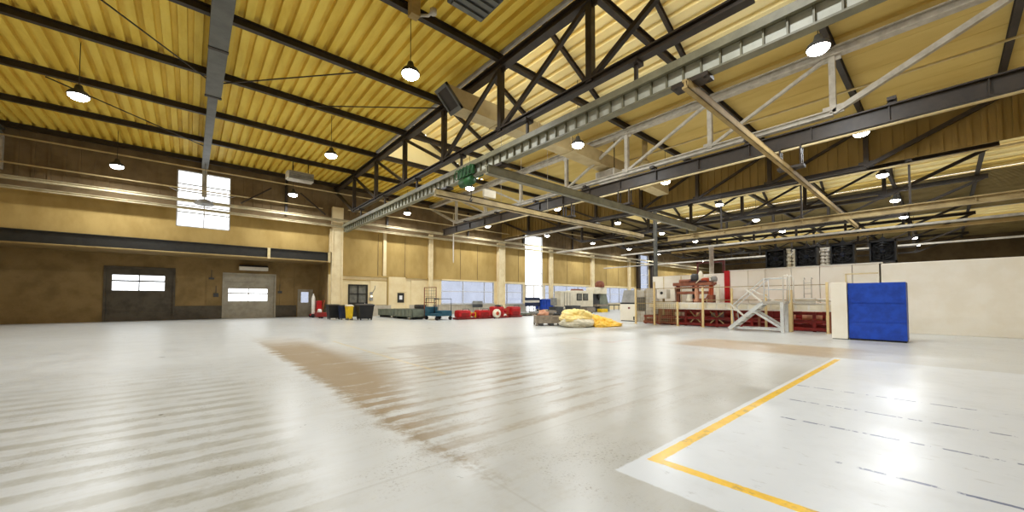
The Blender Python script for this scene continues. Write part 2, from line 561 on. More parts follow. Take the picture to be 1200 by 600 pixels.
for i in range(170):                                     # upright ribs of the brown top sheeting
    x = XL + 0.6 * i
    if any(h[0] - 0.1 < x < h[1] + 0.1 and h[3] > 8 for h in HOLES):
        continue
    mb.box(x - 0.06, x + 0.06, YB - 0.05, YB - 0.002, 8.45, 11.4)
struct('trim_wall_ribs', mb, 'wall_top')
mb = MB()
for a in (13.4, 16.1, 22.6, 24.9, 31.2, 33.9 + 2.6, 40.5, 44.2, 49.8, 53.2):       # joints of the ochre panels
    mb.box(a - 0.03, a + 0.03, YB - 0.03, YB - 0.002, 3.8, 7.75)
struct('trim_panel_joints', mb, 'wall_recess')
# dock recess
D_PERS = (7.35, 8.58, 0, 2.48)
D_DOCK = (2.05, 5.55, 0, 3.62)
D_DOCK2 = (-4.5, -0.98, 0, 3.8)
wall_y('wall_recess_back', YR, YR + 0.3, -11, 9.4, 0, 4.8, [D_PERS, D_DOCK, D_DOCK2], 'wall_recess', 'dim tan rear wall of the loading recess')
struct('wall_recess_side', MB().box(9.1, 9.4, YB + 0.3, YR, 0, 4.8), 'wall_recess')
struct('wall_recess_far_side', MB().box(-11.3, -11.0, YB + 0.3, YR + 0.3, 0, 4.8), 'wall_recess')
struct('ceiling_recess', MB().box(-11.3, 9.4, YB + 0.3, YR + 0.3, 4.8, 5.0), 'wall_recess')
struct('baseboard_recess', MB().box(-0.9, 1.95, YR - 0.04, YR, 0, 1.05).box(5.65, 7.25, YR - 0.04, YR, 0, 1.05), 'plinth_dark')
struct('trim_lintel', MB().ibeam((-11.2, YB - 0.16, 5.22), (9.12, YB - 0.16, 5.22), 0.3, 0.78, 0.05).box(-11.2, 9.12, YB - 0.04, YB - 0.01, 4.83, 5.6), 'blackframe', 'deep dark steel lintel over the loading recess')
mb = MB()
for x in (1.0, 6.0, 7.1):
    mb.box(x - 0.05, x + 0.05, YR - 0.05, YR, 1.05, 4.4)
struct('trim_recess', mb, 'wall_recess')
# other walls, out of the photograph's frame
struct('wall_left', MB().box(XL - 0.3, XL, YF, YB + 0.3, 0, 12.2), 'wall_up')
struct('wall_front', MB().box(XL - 0.3, XR + 0.3, YF - 0.3, YF, 0, 16.5), 'wall_up')
struct('wall_right', MB().box(XR, XR + 0.3, YF, YB + 0.3, 0, 12.2), 'darkwall', 'dark far end wall of the hall')
# plinth panels along the back wall
mb = MB()
for a, b in ((12.75, 14.7), (16.6, 20.1), (20.1, 27.5), (28.4, 32.3)):
    mb.box(a, b, YB - 0.04, YB, 0, 1.02)
    n = int((b - a) / 0.22)
    for i in range(n):
        x = a + 0.11 + i * 0.22
        mb.box(x - 0.04, x + 0.04, YB - 0.07, YB - 0.03, 0, 1.02)
struct('baseboard_back', mb, 'plinth')
struct('trim_ledge', MB().box(10.1, 14.4, YB - 0.14, YB, 3.66, 3.80).box(16.2, 20.2, YB - 0.14, YB, 3.66, 3.80)
       .box(10.1, 14.35, YB - 0.06, YB, 3.3, 3.36).box(14.3, 14.42, YB - 0.1, YB, 1.02, 3.66), 'wall_up')
struct('trim_cream_panel', MB().box(12.7, 14.25, YB - 0.05, YB, 1.06, 3.3).box(16.75, 19.9, YB - 0.05, YB, 1.06, 3.5), 'wall_low')

# columns of the back wall
for x, w, d, z in ((9.62, 0.78, 0.55, 9.6), (18.8, 0.34, 0.3, 8.3), (28.1, 0.82, 0.55, 8.3), (36.9, 0.45, 0.35, 8.3), (46.0, 0.5, 0.35, 8.3), (56.1, 0.4, 0.3, 8.3), (58.85, 0.5, 0.5, 9.6), (63.4, 0.5, 0.5, 9.6), (14.0, 0.3, 0.16, 8.0)):
    if x == 14.0:
        mb = MB().box(x - w / 2, x + w / 2, YB - d, YB - 0.01, 3.8, z)
    else:
        mb = MB().box(x - w / 2, x + w / 2, YB - d, YB - 0.01, 0, z)
        mb.box(x - w / 2 - 0.06, x - w / 2 + 0.04, YB - d - 0.06, YB - d + 0.04, 0, z)
        mb.box(x + w / 2 - 0.04, x + w / 2 + 0.06, YB - d - 0.06, YB - d + 0.04, 0, z)
    struct('column', mb, ('wall_low' if x == 14.0 else 'column') if x < 57 else 'dark')
struct('column', MB().ibeam((28.1, 15.05, 0), (28.1, 15.05, 8.6), 0.22, 0.22, 0.04, up=(1, 0, 0)), 'greysteel', 'free standing steel column behind the machine line')


# ------------------------------------------------------------------ windows
WN = [0]


def window(h, y, mx, mz, pane, fr='frame', t=0.07, label=None):
    WN[0] += 1
    x0, x1, z0, z1 = h
    mb = MB()
    for a, b, c, d in ((x0, x1, z0, z0 + t), (x0, x1, z1 - t, z1), (x0, x0 + t, z0, z1), (x1 - t, x1, z0, z1)):
        mb.box(a, b, y + 0.02, y + 0.16, c, d)
    for x in mx:
        mb.box(x - t / 2, x + t / 2, y + 0.03, y + 0.15, z0, z1)
    for z in mz:
        mb.box(x0, x1, y + 0.04, y + 0.14, z - t / 2, z + t / 2)
    o = struct('window_%d' % WN[0], mb, fr, label)
    struct('pane', MB().box(x0 + t / 2, x1 - t / 2, y + 0.08, y + 0.10, z0 + t / 2, z1 - t / 2), pane, parent=o)
    return o


window(W_TOP, YB, [0.63], [7.75, 8.25, 9.25, 9.75], 'pane_up', label='big bright window high above the loading recess')
window(W_A, YB, [23.0, 25.95], [2.45], 'pane_low', label='long frosted window strip left of the big column')
window(W_B, YB, [29.4], [2.45], 'pane_low')
window(W_TALL, YB, [], [3.35, 5.0, 6.6, 8.3], 'pane_up', label='tall bright window slot reaching to the roof trusses')
window(W_C, YB, [37.9, 40.5, 43.0], [2.45], 'pane_low')
window(W_D, YB, [48.5, 51, 53.5, 56], [2.45], 'pane_low')
window(W_TALL2, YB, [], [2.6, 4.3, 6.0, 7.7], 'pane_low')
window(W_E, YB, [66, 68, 70, 72], [2.45], 'pane_low')
struct('trim_sill', MB().box(20.15, 27.4, YB - 0.12, YB + 0.02, 1.02, 1.09).box(28.5, 32.05, YB - 0.12, YB + 0.02, 0.98, 1.04).box(35.9, 58.4, YB - 0.12, YB + 0.02, 0.98, 1.04), 'frame')
# white gate frame in the foot of the tall window
struct('trim_gate', MB().box(32.3, 32.5, YB - 0.1, YB + 0.02, 0, 3.4).box(35.35, 35.6, YB - 0.1, YB + 0.02, 0, 3.4).box(32.3, 35.6, YB - 0.1, YB + 0.02, 3.3, 3.48)
       .box(33.8, 33.95, YB - 0.06, YB + 0.02, 0, 3.3), 'white')

# ------------------------------------------------------------------ doors
d = struct('door_1', MB().box(10.72, 10.86, YB - 0.03, YB + 0.15, 0, 2.93).box(12.33, 12.47, YB - 0.03, YB + 0.15, 0, 2.93).box(10.86, 12.33, YB - 0.03, YB + 0.15, 2.8, 2.93)
           .box(10.86, 12.33, YB, YB + 0.12, 0, 1.28).box(10.86, 12.33, YB, YB + 0.12, 2.0, 2.1).box(11.54, 11.66, YB, YB + 0.12, 1.28, 2.8), 'blackframe', 'dark double door with four grey panes beside the wheeled bins')
for x0, x1, z0, z1 in ((10.86, 11.54, 1.28, 2.0), (11.66, 12.33, 1.28, 2.0), (10.86, 11.54, 2.1, 2.8), (11.66, 12.33, 2.1, 2.8)):
    struct('pane', MB().box(x0, x1, YB + 0.05, YB + 0.08, z0, z1), 'pane_dark', parent=d)
struct('door_handle', MB().tube([(12.2, YB - 0.06, 1.0), (12.2, YB - 0.06, 1.25)], 0.02), 'alu', parent=d)
d = struct('door_2', MB().box(15.2, 15.3, YB - 0.02, YB + 0.15, 0, 2.42).box(16.25, 16.35, YB - 0.02, YB + 0.15, 0, 2.42).box(15.3, 16.25, YB - 0.02, YB + 0.15, 2.32, 2.42)
           .box(15.3, 16.25, YB + 0.03, YB + 0.1, 0, 2.32), 'wall_low', 'cream door with a dark window and white notice')
struct('door_window', MB().box(15.36, 16.05, YB + 0.0, YB + 0.04, 1.25, 2.2), 'blackframe', parent=d)
struct('notice', MB().box(15.55, 15.85, YB - 0.01, YB + 0.003, 1.55, 1.95), 'paper', parent=d)
struct('door_handle', MB().tube([(16.15, YB + 0.0, 1.05), (16.0, YB + 0.0, 1.05)], 0.02), 'alu', parent=d)
d = struct('door_3', MB().box(7.35, 7.45, YR - 0.03, YR + 0.15, 0, 2.48).box(8.48, 8.58, YR - 0.03, YR + 0.15, 0, 2.48).box(7.45, 8.48, YR - 0.03, YR + 0.15, 2.36, 2.48)
           .box(7.45, 7.62, YR + 0.02, YR + 0.1, 0, 2.36).box(8.24, 8.48, YR + 0.02, YR + 0.1, 0, 2.36).box(7.62, 8.24, YR + 0.02, YR + 0.1, 0, 1.28).box(7.62, 8.24, YR + 0.02, YR + 0.1, 2.24, 2.36), 'dockgrey', 'tan personnel door with a bright square window in the loading recess')
struct('pane', MB().box(7.6, 8.26, YR + 0.05, YR + 0.07, 1.26, 2.26), 'pane_low', parent=d)
struct('door_handle', MB().tube([(8.4, YR - 0.01, 1.05), (8.27, YR - 0.01, 1.05)], 0.02), 'alu', parent=d)


def dock_door(n, x0, x1, z1, wz0, wz1, mat, label, pane='pane_up'):
    mb = MB()
    wx0, wx1 = x0 + 0.3, x1 - 0.5
    zs = [0, 0.7, wz0, wz1, z1 - 0.35, z1]
    mb.box(x0 - 0.1, x0 + 0.02, YR - 0.08, YR + 0.2, 0, z1)
    mb.box(x1 - 0.02, x1 + 0.1, YR - 0.08, YR + 0.2, 0, z1)
    mb.box(x0 - 0.1, x1 + 0.1, YR - 0.08, YR + 0.2, z1 - 0.02, z1 + 0.12)
    for a, b in ((0, 0.68), (0.7, wz0), (wz1, wz1 + 0.55), (wz1 + 0.57, z1)):
        mb.box(x0, x1, YR + 0.06, YR + 0.12, a, b)
    mb.box(x0, x1, YR + 0.10, YR + 0.13, 0, wz0).box(x0, x1, YR + 0.10, YR + 0.13, wz1, z1)
    mb.box(x0, wx0, YR + 0.06, YR + 0.12, wz0, wz1)
    mb.box(wx1, x1, YR + 0.06, YR + 0.12, wz0, wz1)
    mz = wz0 + (wz1 - wz0) * 0.62
    mb.box(wx0, wx1, YR + 0.05, YR + 0.13, mz - 0.05, mz + 0.05)
    mb.box((wx0 + wx1) / 2 - 0.03, (wx0 + wx1) / 2 + 0.03, YR + 0.05, YR + 0.13, wz0, wz1)
    d = struct('door_%d' % n, mb, mat, label)
    struct('pane', MB().box(wx0, wx1, YR + 0.085, YR + 0.1, wz0, wz1), pane, parent=d)


dock_door(4, 2.05, 5.55, 3.62, 1.42, 2.45, 'dockgrey', 'grey sectional loading door with a bright window band')
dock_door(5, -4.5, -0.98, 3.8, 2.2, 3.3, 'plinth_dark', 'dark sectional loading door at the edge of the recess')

# ------------------------------------------------------------------ roof
def corrugated(name, x0, x1, y0, y1, z, mat, slope=0.0, pitch=0.46, dep=0.17, label=None):
    mb = MB()
    n = max(1, round((x1 - x0) / pitch))
    p = (x1 - x0) / n
    prof = []
    for i in range(n):
        for f, h in ((0, 0), (0.56, 0), (0.62, dep), (0.94, dep)):
            prof.append((x0 + (i + f) * p, h))
    prof.append((x1, 0))
    A = [mb.bm.verts.new((x, y0, z + h - slope * (x - x0))) for x, h in prof]
    B = [mb.bm.verts.new((x, y1, z + h - slope * (x - x0))) for x, h in prof]
    for i in range(len(prof) - 1):
        mb.bm.faces.new((A[i], A[i + 1], B[i + 1], B[i]))
    return struct(name, mb, mat, label)


edges = [XL] + [x for x in TX if x > 1] + [XR]
tooth0 = {t[0]: t for t in TEETH}
for a, b in zip(edges, edges[1:]):
    if a in tooth0:
        t0, t1 = tooth0[a]
        sl = (TOOTH_TOP - TOOTH_LOW) / (t1 - t0)
        corrugated('ceiling_slope', t0, t1, YF, TOOTH_END, TOOTH_TOP, 'roof_pale', sl, label='pale sloping roof sheets of a saw-tooth bay')
        struct('ceiling_gutter', MB().box(t1 - 0.1, b, YF, TOOTH_END, 11.72, 11.85).box(t1 + 0.55, t1 + 0.62, YF, TOOTH_END, 11.64, 11.74), 'roof_tan')
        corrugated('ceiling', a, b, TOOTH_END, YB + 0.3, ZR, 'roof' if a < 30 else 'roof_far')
        # gable sheet at the end of the saw tooth
        struct('wall_gable', MB().prism([(a, ZR - 0.02), (t1, ZR - 0.02), (t1, TOOTH_LOW + 0.1), (a, TOOTH_TOP + 0.1)], 'y', TOOTH_END, TOOTH_END + 0.1), 'roof_pale', 'plain cream gable sheet closing the saw-tooth bay')
        # upright glazing along the high side
        mb = MB()
        ys = [YF + (TOOTH_END - YF) / 16 * i for i in range(17)]
        for y in ys:
            mb.box(a - 0.05, a + 0.05, y - 0.04, y + 0.04, ZR, TOOTH_TOP)
        for z in (ZR + 0.06, 13.6, TOOTH_TOP):
            mb.box(a - 0.06, a + 0.06, YF, TOOTH_END, z - 0.07, z + 0.07)
        WN[0] += 1
        o = struct('window_%d' % WN[0], mb, 'frame', 'upright roof glazing along the high side of a saw-tooth bay')
        struct('pane', MB().box(a - 0.01, a + 0.01, YF, TOOTH_END, ZR, TOOTH_TOP), 'pane_roof', parent=o)
    elif abs(a - 18.8) < 0.01:
        mb = MB()
        xs = [18.8, 20.6, 22.4, 23.7, 25.2, 26.7, 28.1]
        for c, d_ in zip(xs, xs[1:]):
            mb.box(c + 0.012, d_ - 0.012, YF, YB + 0.3, ZR, ZR + 0.1)
        mb.box(18.8, 28.1, YF, YB + 0.3, ZR + 0.1, ZR + 0.14)
        struct('ceiling_flat', mb, 'roof_tan', 'flat tan roof panels with fine joints')
    else:
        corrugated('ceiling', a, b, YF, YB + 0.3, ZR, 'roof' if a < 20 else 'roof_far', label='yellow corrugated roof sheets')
# clad upstand over the third truss
mb = MB()
for i in range(95):
    y = YF + 0.3 + i * 0.45
    mb.box(28.44, 28.5, y - 0.08, y + 0.08, 9.0, ZR)
mb.box(28.5, 28.56, YF, YB, 8.95, ZR)
struct('wall_upstand', mb, 'upstand', 'brown profiled cladding hung behind the third roof truss')

# ------------------------------------------------------------------ roof steel
purl = []
for i, y in enumerate([-1.86] + NODES):
    nb = len(NODES) - i
    if i == 0:
        lab = 'dark roof purlin nearest the camera, beyond the eighth from the back wall'
    else:
        lab = 'dark horizontal steel roof purlin, %s one out from the back wall' % ORD[nb]
    o = MB().ibeam((XL, y, 11.45), (XR, y, 11.45), 0.2, 0.30, 0.03).build('roof_purlin', 'dark')
    tag(o, lab, 'roof beam', 'horizontal roof purlins')

for k, (t0, t1) in enumerate(TEETH[:2]):
    sl = (TOOTH_TOP - TOOTH_LOW) / (t1 - t0)
    for i, y in enumerate([q for q in NODES if q < TOOTH_END + 0.3]):
        yy = min(y, TOOTH_END - 0.12)
        o = MB().ibeam((t0, yy, TOOTH_TOP - 0.14), (t1, yy, TOOTH_LOW - 0.14), 0.16, 0.22, 0.025).build('roof_rafter', 'dark')
        tag(o, 'sloping rafter under the %s saw-tooth bay, %s from the camera end' % (('near', 'far')[k], ORD[i]), 'roof beam', 'sloping rafters of the saw-tooth bays')


def truss(x, zb, mat, label, light=False, name='roof_truss'):
    t = thing(name, label, 'roof truss', (x, YB, zb), 'roof trusses')
    zt = 11.16
    pw, dw = (0.2, 0.13) if light else (0.22, 0.15)
    MB().ibeam((x, -2.4, zt), (x, YB, zt), 0.34, 0.34, 0.05).build('top_chord', mat, t)
    MB().ibeam((x, NODES[0], zb), (x, NODES[6], zb), 0.26, 0.24, 0.05).build('bottom_chord', mat, t)
    for y in NODES[:7]:
        mb = MB().bar((x, y, zb), (x, y, zt), pw, pw, (1, 0, 0))
        mb.box(x - 0.03, x + 0.03, y - 0.32, y + 0.32, zb - 0.05, zb + 0.28)
        mb.box(x - 0.03, x + 0.03, y - 0.28, y + 0.28, zt - 0.34, zt)
        mb.build('post', mat, t)
    for i in range(3):
        MB().bar((x, NODES[i], zt - 0.1), (x, NODES[i + 1], zb + 0.1), dw, dw, (1, 0, 0)).build('diagonal', mat, t)
        MB().bar((x, NODES[6 - i], zt - 0.1), (x, NODES[5 - i], zb + 0.1), dw, dw, (1, 0, 0)).build('diagonal', mat, t)
    MB().bar((x, NODES[0], zb), (x, -2.2, zt - 0.1), 0.2, 0.2, (1, 0, 0)).build('end_brace', mat, t)
    MB().bar((x, NODES[6], zb), (x, YB - 0.1, zt - 0.1), 0.2, 0.2, (1, 0, 0)).build('end_brace', mat, t)
    return t


truss(9.5, 8.40, 'dark', 'dark brown lattice roof truss nearest the camera, beside the yellow ceiling bay')
truss(18.8, 8.78, 'palesteel', 'pale grey lattice roof truss, second from the camera', True)
for i, x in enumerate(TX[3:]):
    truss(x, 8.86, 'dark', 'dark lattice roof truss, %s row deep into the hall' % ORD[i + 2])

# solid roof girders on the left
for x, lab in ((0.6, 'wide grey steel roof girder running overhead to the high window'), (-8.4, 'grey steel roof girder left of the high window')):
    g = thing('roof_girder', lab, 'roof beam', (x, YB, 11))
    MB().ibeam((x, YF, 11.1), (x, 22.0, 11.1), 0.58, 0.40, 0.05).box(x - 0.29, x - 0.24, YF, 22.0, 10.92, 11.28).build('beam', 'greysteel', g)
    MB().ibeam((x, 22.05, 11.12), (x, YB - 0.05, 11.12), 0.36, 0.36, 0.05).build('end_beam', 'greysteel', g)
    for y in (4.2, 8.6, 13.1, 17.6, 21.9):
        MB().box(x - 0.31, x + 0.31, y - 0.08, y + 0.08, 10.87, 10.91).build('splice_plate', 'dark', g)
    MB().box(x - 0.14, x + 0.14, YB - 0.3, YB - 0.04, 8.95, 10.95).build('post', 'palesteel', g)

# bracing rods under the left ceiling bay
for i, (a, b) in enumerate((((0.75, 20.6, 11.0), (5.4, 16.0, 11.25)), ((0.45, 20.6, 11.0), (-3.6, 16.2, 11.25)), ((9.36, 16.2, 11.1), (4.2, 20.78, 11.28)), ((0.4, 29.6, 11.0), (-5, 25.4, 11.25)))):
    o = MB().tube([a, b], 0.028, 6).build('bracing_rod', 'dark')
    tag(o, ('thin dark bracing rod crossing the yellow ceiling right of the grey girder', 'thin dark bracing rod left of the wide grey girder',
            'thin dark bracing rod from the near truss towards the back wall', 'thin bracing rod high above the loading recess')[i], 'rod', 'roof bracing rods')
# slim V struts between roof and back wall pipes
for i, x in enumerate((4.6, 6.6)):
    o = MB().bar((x, 34.0, 10.2), (x + (1.9 if i else -1.9), 34.0, 8.7), 0.1, 0.1).build('wall_strut', 'dark')
    tag(o, 'dark slanted strut on the upper back wall, %s of the small unit heater' % ('right' if i else 'left'), 'strut', 'slanted wall struts')
o = MB().bar((5.75, YB - 0.12, 8.4), (5.75, YB - 0.12, 11.3), 0.3, 0.16).build('wall_post', 'dark')
tag(o, 'dark upright steel post on the upper back wall beside the small heater', 'post')
# uprights on the upper back wall further right
for i, x in enumerate((14.2, 23.5, 32.0, 41.5)):
    o = MB().bar((x, YB - 0.12, 8.4), (x, YB - 0.12, 11.3), 0.26, 0.16).build('wall_post', 'dark')
    tag(o, '%s dark upright post on the upper back wall right of the cream corner column' % ORD[i].capitalize(), 'post', 'upper wall posts')

# ------------------------------------------------------------------ wall pipes and rails
PIPES = [
    ('wall_pipe', (XL, 34.0, 10.72), (88, 34.0, 10.72), 0.05, 'pipe', 'thin pale pipe running along the back wall just under the roof'),
    ('wall_pipe', (XL, 34.1, 9.22), (8.3, 34.1, 9.22), 0.045, 'pipe', 'pale conduit crossing the high window at half its height'),
    ('wall_pipe', (10.2, 33.6, 9.3), (30, 33.6, 9.3), 0.04, 'pipe', 'pale conduit above the ochre panels right of the cream corner column'),
    ('wall_pipe', (-11.2, YB - 0.4, 4.80), (9.1, YB - 0.4, 4.80), 0.055, 'yellowsteel', 'yellow pipe along the foot of the dark lintel'),
]
for n, a, b, r, m, l in PIPES:
    tag(MB().tube([a, b], r, 8).build(n, m), l, 'pipe')
o = MB().ibeam((XL, 33.9, 8.36), (88, 33.9, 8.36), 0.22, 0.20, 0.03).build('wall_rail', 'gutter')
tag(o, 'upper of the two long pale rails along the back wall', 'rail', 'long rails on the back wall')
o = MB().ibeam((XL, 34.2, 7.88), (88, 34.2, 7.88), 0.2, 0.16, 0.03).build('wall_rail', 'gutter')
tag(o, 'lower of the two long pale rails along the back wall', 'rail', 'long rails on the back wall')
o = MB().tube([(20.2, 32.6, 10.4), (20.2, 32.6, 5.6), (20.22, 32.6, 5.3)], [0.055, 0.055, 0.04], 8).build('hanging_hose', 'white')
tag(o, 'pale hose hanging straight down in front of the ochre wall', 'hose')
tag(MB().tube([(12.5, 32.6, 10.4), (25, 32.6, 10.4)], 0.035, 6).build('wall_pipe', 'pipe'), 'short pale pipe from which the hose hangs', 'pipe')
tag(MB().box(9.05, 9.2, YB - 0.45, YB - 0.1, 5.65, 7.7).build('downpipe', 'column'), 'cream downpipe beside the corner column above the recess', 'pipe')
for i, x in enumerate((4.6, 9.0)):
    tag(MB().box(x - 0.09, x + 0.09, YB - 0.5, YB - 0.33, 4.75, 5.6).build('lintel_bracket', 'pipe'), 'cream bracket on the dark lintel %s' % ('above the grey loading door', 'beside the corner column')[i], 'bracket', 'lintel brackets')

# long light cable trays in the depth of the hall
for i, (x, y0, y1, z, lab) in enumerate(((28.0, 15.0, 25.5, 6.3, 'pale cable tray running below the dark trusses near the free column'),
                                        (28.3, 20.6, 34, 8.55, 'long pale tray under the bottom chord of the third truss'),
                                        (18.75, -6, 30, 7.75, 'thin yellow pipe under the second truss runway'),
                                        (37.2, -6, 24, 6.6, 'pale tray beyond the free standing column'),
                                        (46.5, -6, 33, 6.2, 'pale tray deep in the hall under the far trusses'),
                                        (28.0, -6, 12, 8.55, 'thin yellow pipe along the foot of the brown cladding'),
                                        (22.2, -6, 16, 10.9, 'thin yellow pipe below the flat tan roof panels'))):
    if i in (2, 5, 6):
        o = MB().tube([(x, y0, z), (x, y1, z)], 0.05, 8).build('ceiling_pipe', 'pipe')
        tag(o, lab, 'pipe')
    else:
        o = MB().box(x - 0.14, x + 0.14, y0, y1, z - 0.05, z - 0.02).box(x - 0.15, x - 0.12, y0, y1, z - 0.05, z + 0.08).box(x + 0.12, x + 0.15, y0, y1, z - 0.05, z + 0.08).build('cable_tray', 'palesteel')
        tag(o, lab, 'cable tray')
tag(MB().tube([(9.9, -7, 11.3), (9.9, 12.5, 11.3)], 0.04, 6).build('ceiling_pipe', 'pipe'), 'thin pale conduit in front of the pale saw-tooth sheets', 'pipe')

# ------------------------------------------------------------------ crane runways and bridges
def runway(x, z, h, y0, y1, zh, label, web, flange, step=0.44, hang=NODES):
    r = thing('crane_runway', label, 'crane beam', (x, y1, z), 'crane runway beams')
    mb = MB()
    mb.box(x - 0.16, x + 0.16, y0, y1, z + h / 2 - 0.05, z + h / 2)
    mb.box(x - 0.13, x + 0.13, y0, y1, z - h / 2, z - h / 2 + 0.05)
    mb.build('flange', flange, r)
    if flange == 'runway':
        MB().box(x - 0.24, x - 0.16, y0, y1, z + h / 2 - 0.10, z + h / 2 + 0.10).build('cable_duct', flange, r)
    MB().box(x - 0.02, x + 0.02, y0, y1, z - h / 2 + 0.05, z + h / 2 - 0.05).build('web', web, r)
    n = int((y1 - y0) / step)
    for i in range(n + 1):
        y = y0 + 0.05 + i * step
        MB().box(x - 0.11, x + 0.11, y - 0.018, y + 0.018, z - h / 2 + 0.04, z + h / 2 - 0.04).build('stiffener', flange, r)
    for y in hang:
        if y0 < y - 0.7 < y1:
            q = y - 1.6
            MB().bar((x, q, z + h / 2 - 0.02), (x, q, zh), 0.09, 0.09).box(x - 0.2, x + 0.2, q - 0.12, q + 0.12, zh - 0.10, zh + 0.02).box(x - 0.14, x + 0.14, q - 0.12, q + 0.12, z + h / 2, z + h / 2 + 0.05).build('hanger', 'dark', r)
    return r


runway(9.5, 7.28, 0.50, -5.5, 31.9, 8.3, 'olive grey crane runway with pale cells hung under the near dark truss', 'runweb', 'runway')
runway(18.8, 8.15, 0.62, -5.5, 32.2, 8.68, 'dark crane runway hung tight under the pale grey truss', 'dark', 'dark', 2.2)
runway(28.1, 6.25, 0.36, -5.5, 14.0, 8.75, 'tan crane runway hung under the third truss above the black fans', 'tansteel', 'tansteel', 2.2)


def bridge(y, x0, x1, z, mat, label, w=0.26, h=0.36):
    b = thing('crane_bridge', label, 'crane beam', (x0, y, z), 'crane bridge girders')
    MB().ibeam((x0, y, z), (x1, y, z), w, h, 0.05).box(x0, x1, y - w / 2, y - w / 2 + 0.02, z - h / 2, z + h / 2).build('girder', mat, b)
    for xr, zr in ((9.5, 7.03), (18.8, 7.84), (28.1, 6.07)):
        if x0 - 0.5 < xr < x1 + 0.5 and zr > z:
            mb = MB().box(xr - 0.2, xr + 0.2, y - 0.45, y + 0.45, z + h / 2, z + h / 2 + 0.1)
            for s in (-0.35, 0.35):
                mb.bar((xr - 0.12, y + s, z + h / 2), (xr - 0.12, y + s, zr), 0.06, 0.06)
                mb.bar((xr + 0.12, y + s, z + h / 2), (xr + 0.12, y + s, zr), 0.06, 0.06)
            mb.build('end_carriage', 'dark', b)
    return b


bridge(4.05, 9.1, 36.5, 6.82, 'yellowsteel', 'ochre crane bridge girder nearest the camera, crossing at the right', 0.15, 0.22)
bridge(11.9, 8.9, 28.0, 6.75, 'runway', 'olive grey crane bridge girder crossing the middle of the hall')
bridge(16.1, 8.9, 28.0, 6.75, 'tansteel', 'tan crane bridge girder farthest from the camera')

# green hoist riding on the near runway
h = thing('chain_hoist', 'green chain hoist with cable coils on the olive grey runway', 'hoist', (9.5, 13.9, 7.0))
MB().box(9.2, 9.32, 13.3, 14.55, 7.05, 7.45, 0.03).box(9.68, 9.8, 13.3, 14.55, 7.05, 7.45, 0.03).build('trolley', 'green', h)
MB().lathe((9.3, 13.9, 6.8), [(0.05, -0.45), (0.2, -0.42), (0.2, 0.42), (0.05, 0.45)], 14, 'y').build('motor', 'green', h)
mb = MB()
for j in range(5):
    c = Vector((9.12, 13.35 + j * 0.28, 7.2))
    mb.tube([c + Vector((0, math.cos(q) * 0.16, math.sin(q) * 0.22)) for q in (2 * math.pi * i / 14 for i in range(15))], 0.025, 6)
mb.build('cable_coil', 'green', h)
MB().tube([(9.4, 13.7, 6.7), (9.4, 13.7, 6.1)], 0.02, 6).tube([(9.4, 13.7, 6.1), (9.4, 13.8, 5.98), (9.4, 13.72, 5.9), (9.4, 13.62, 5.98)], 0.03, 6).build('hook', 'darkgrey', h)
tag(MB().box(11.7, 12.5, 15.85, 16.0, 7.02, 7.42, 0.02).box(11.95, 12.2, 16.0, 16.2, 7.02, 7.3).build('control_box', 'beige'), 'small pale control box on the tan crane bridge girder', 'box')
for i, (x, y) in enumerate(((12.9, 16.1), (14.4, 16.1), (16.6, 16.1))):
    o = MB().tube([(x, y - 0.2, 11.5), (x, y - 0.2, 6.9)], 0.012, 5).build('hanging_wire', 'palesteel')
    tag(o, 'thin wire down to the tan crane bridge, %s from the control box' % ORD[i], 'wire', 'wires above the tan crane bridge')

# ------------------------------------------------------------------ ducts and heaters
d = thing('air_duct', 'long tan square air duct crossing the near truss with a slanted mouth', 'duct', (18, 14.1, 10))
MB().prism([(8.05, 10.75), (8.85, 9.95), (16.2, 9.95), (16.2, 10.75)], 'y', 13.65, 14.45).build('duct', 'duct', d)
MB().prism([(16.2, 10.75), (16.2, 9.98), (27.5, 9.6), (27.5, 10.4)], 'y', 13.6, 14.5).build('duct_extension', 'duct', d)
m4 = MB()
for a, b in (((8.02, 10.76), (8.12, 10.66)), ((8.74, 10.04), (8.88, 9.92))):
    m4.prism([(a[0] - 0.06, a[1] - 0.06), (b[0] - 0.06, b[1] - 0.06), (b[0] + 0.03, b[1] + 0.03), (a[0] + 0.03, a[1] + 0.03)], 'y', 13.6, 14.5)
for y in (13.6, 14.4):
    m4.prism([(7.98, 10.7), (8.82, 9.86), (8.91, 9.95), (8.07, 10.79)], 'y', y, y + 0.1)
m4.build('mouth_flange', 'greysteel', d)
MB().prism([(8.03, 10.72), (8.84, 9.91), (8.86, 9.93), (8.05, 10.74)], 'y', 13.72, 14.38).build('mouth_shade', 'dark', d)  # dark plate painting the shade inside the open duct mouth
mb = MB()
for x in (11.0, 13.6, 16.2, 19, 22, 25):
    zc = 9.95 if x < 16.3 else 9.95 - (x - 16.2) * 0.034
    MB().box(x - 0.03, x + 0.03, 13.6, 14.5, zc - 0.03, zc + 0.86).build('seam', 'duct', d)
u = thing('air_handler', 'white boxy air unit hung beside the pale truss under the duct', 'air unit', (20.4, 13.9, 9))
MB().box(19.7, 21.3, 13.2, 14.6, 9.05, 9.72, 0.03).build('casing', 'white', u)
MB().box(19.66, 19.7, 13.3, 14.5, 9.12, 9.65).build('grille', 'palesteel', u)
MB().bar((19.9, 13.3, 9.7), (19.9, 13.3, 11.63), 0.04, 0.04).bar((21.1, 13.3, 9.7), (21.1, 13.3, 11.63), 0.04, 0.04).build('hanger', 'dark', u)
tag(MB().tube([(21.6, 12.2, 11.62), (21.6, 12.2, 10.3)], 0.16, 12).lathe((21.6, 12.2, 9.95), [(0.34, 0), (0.3, 0.25), (0.16, 0.4)], 14).build('exhaust_pipe', 'duct'), 'tan exhaust pipe with a flared foot beside the pale truss', 'pipe')

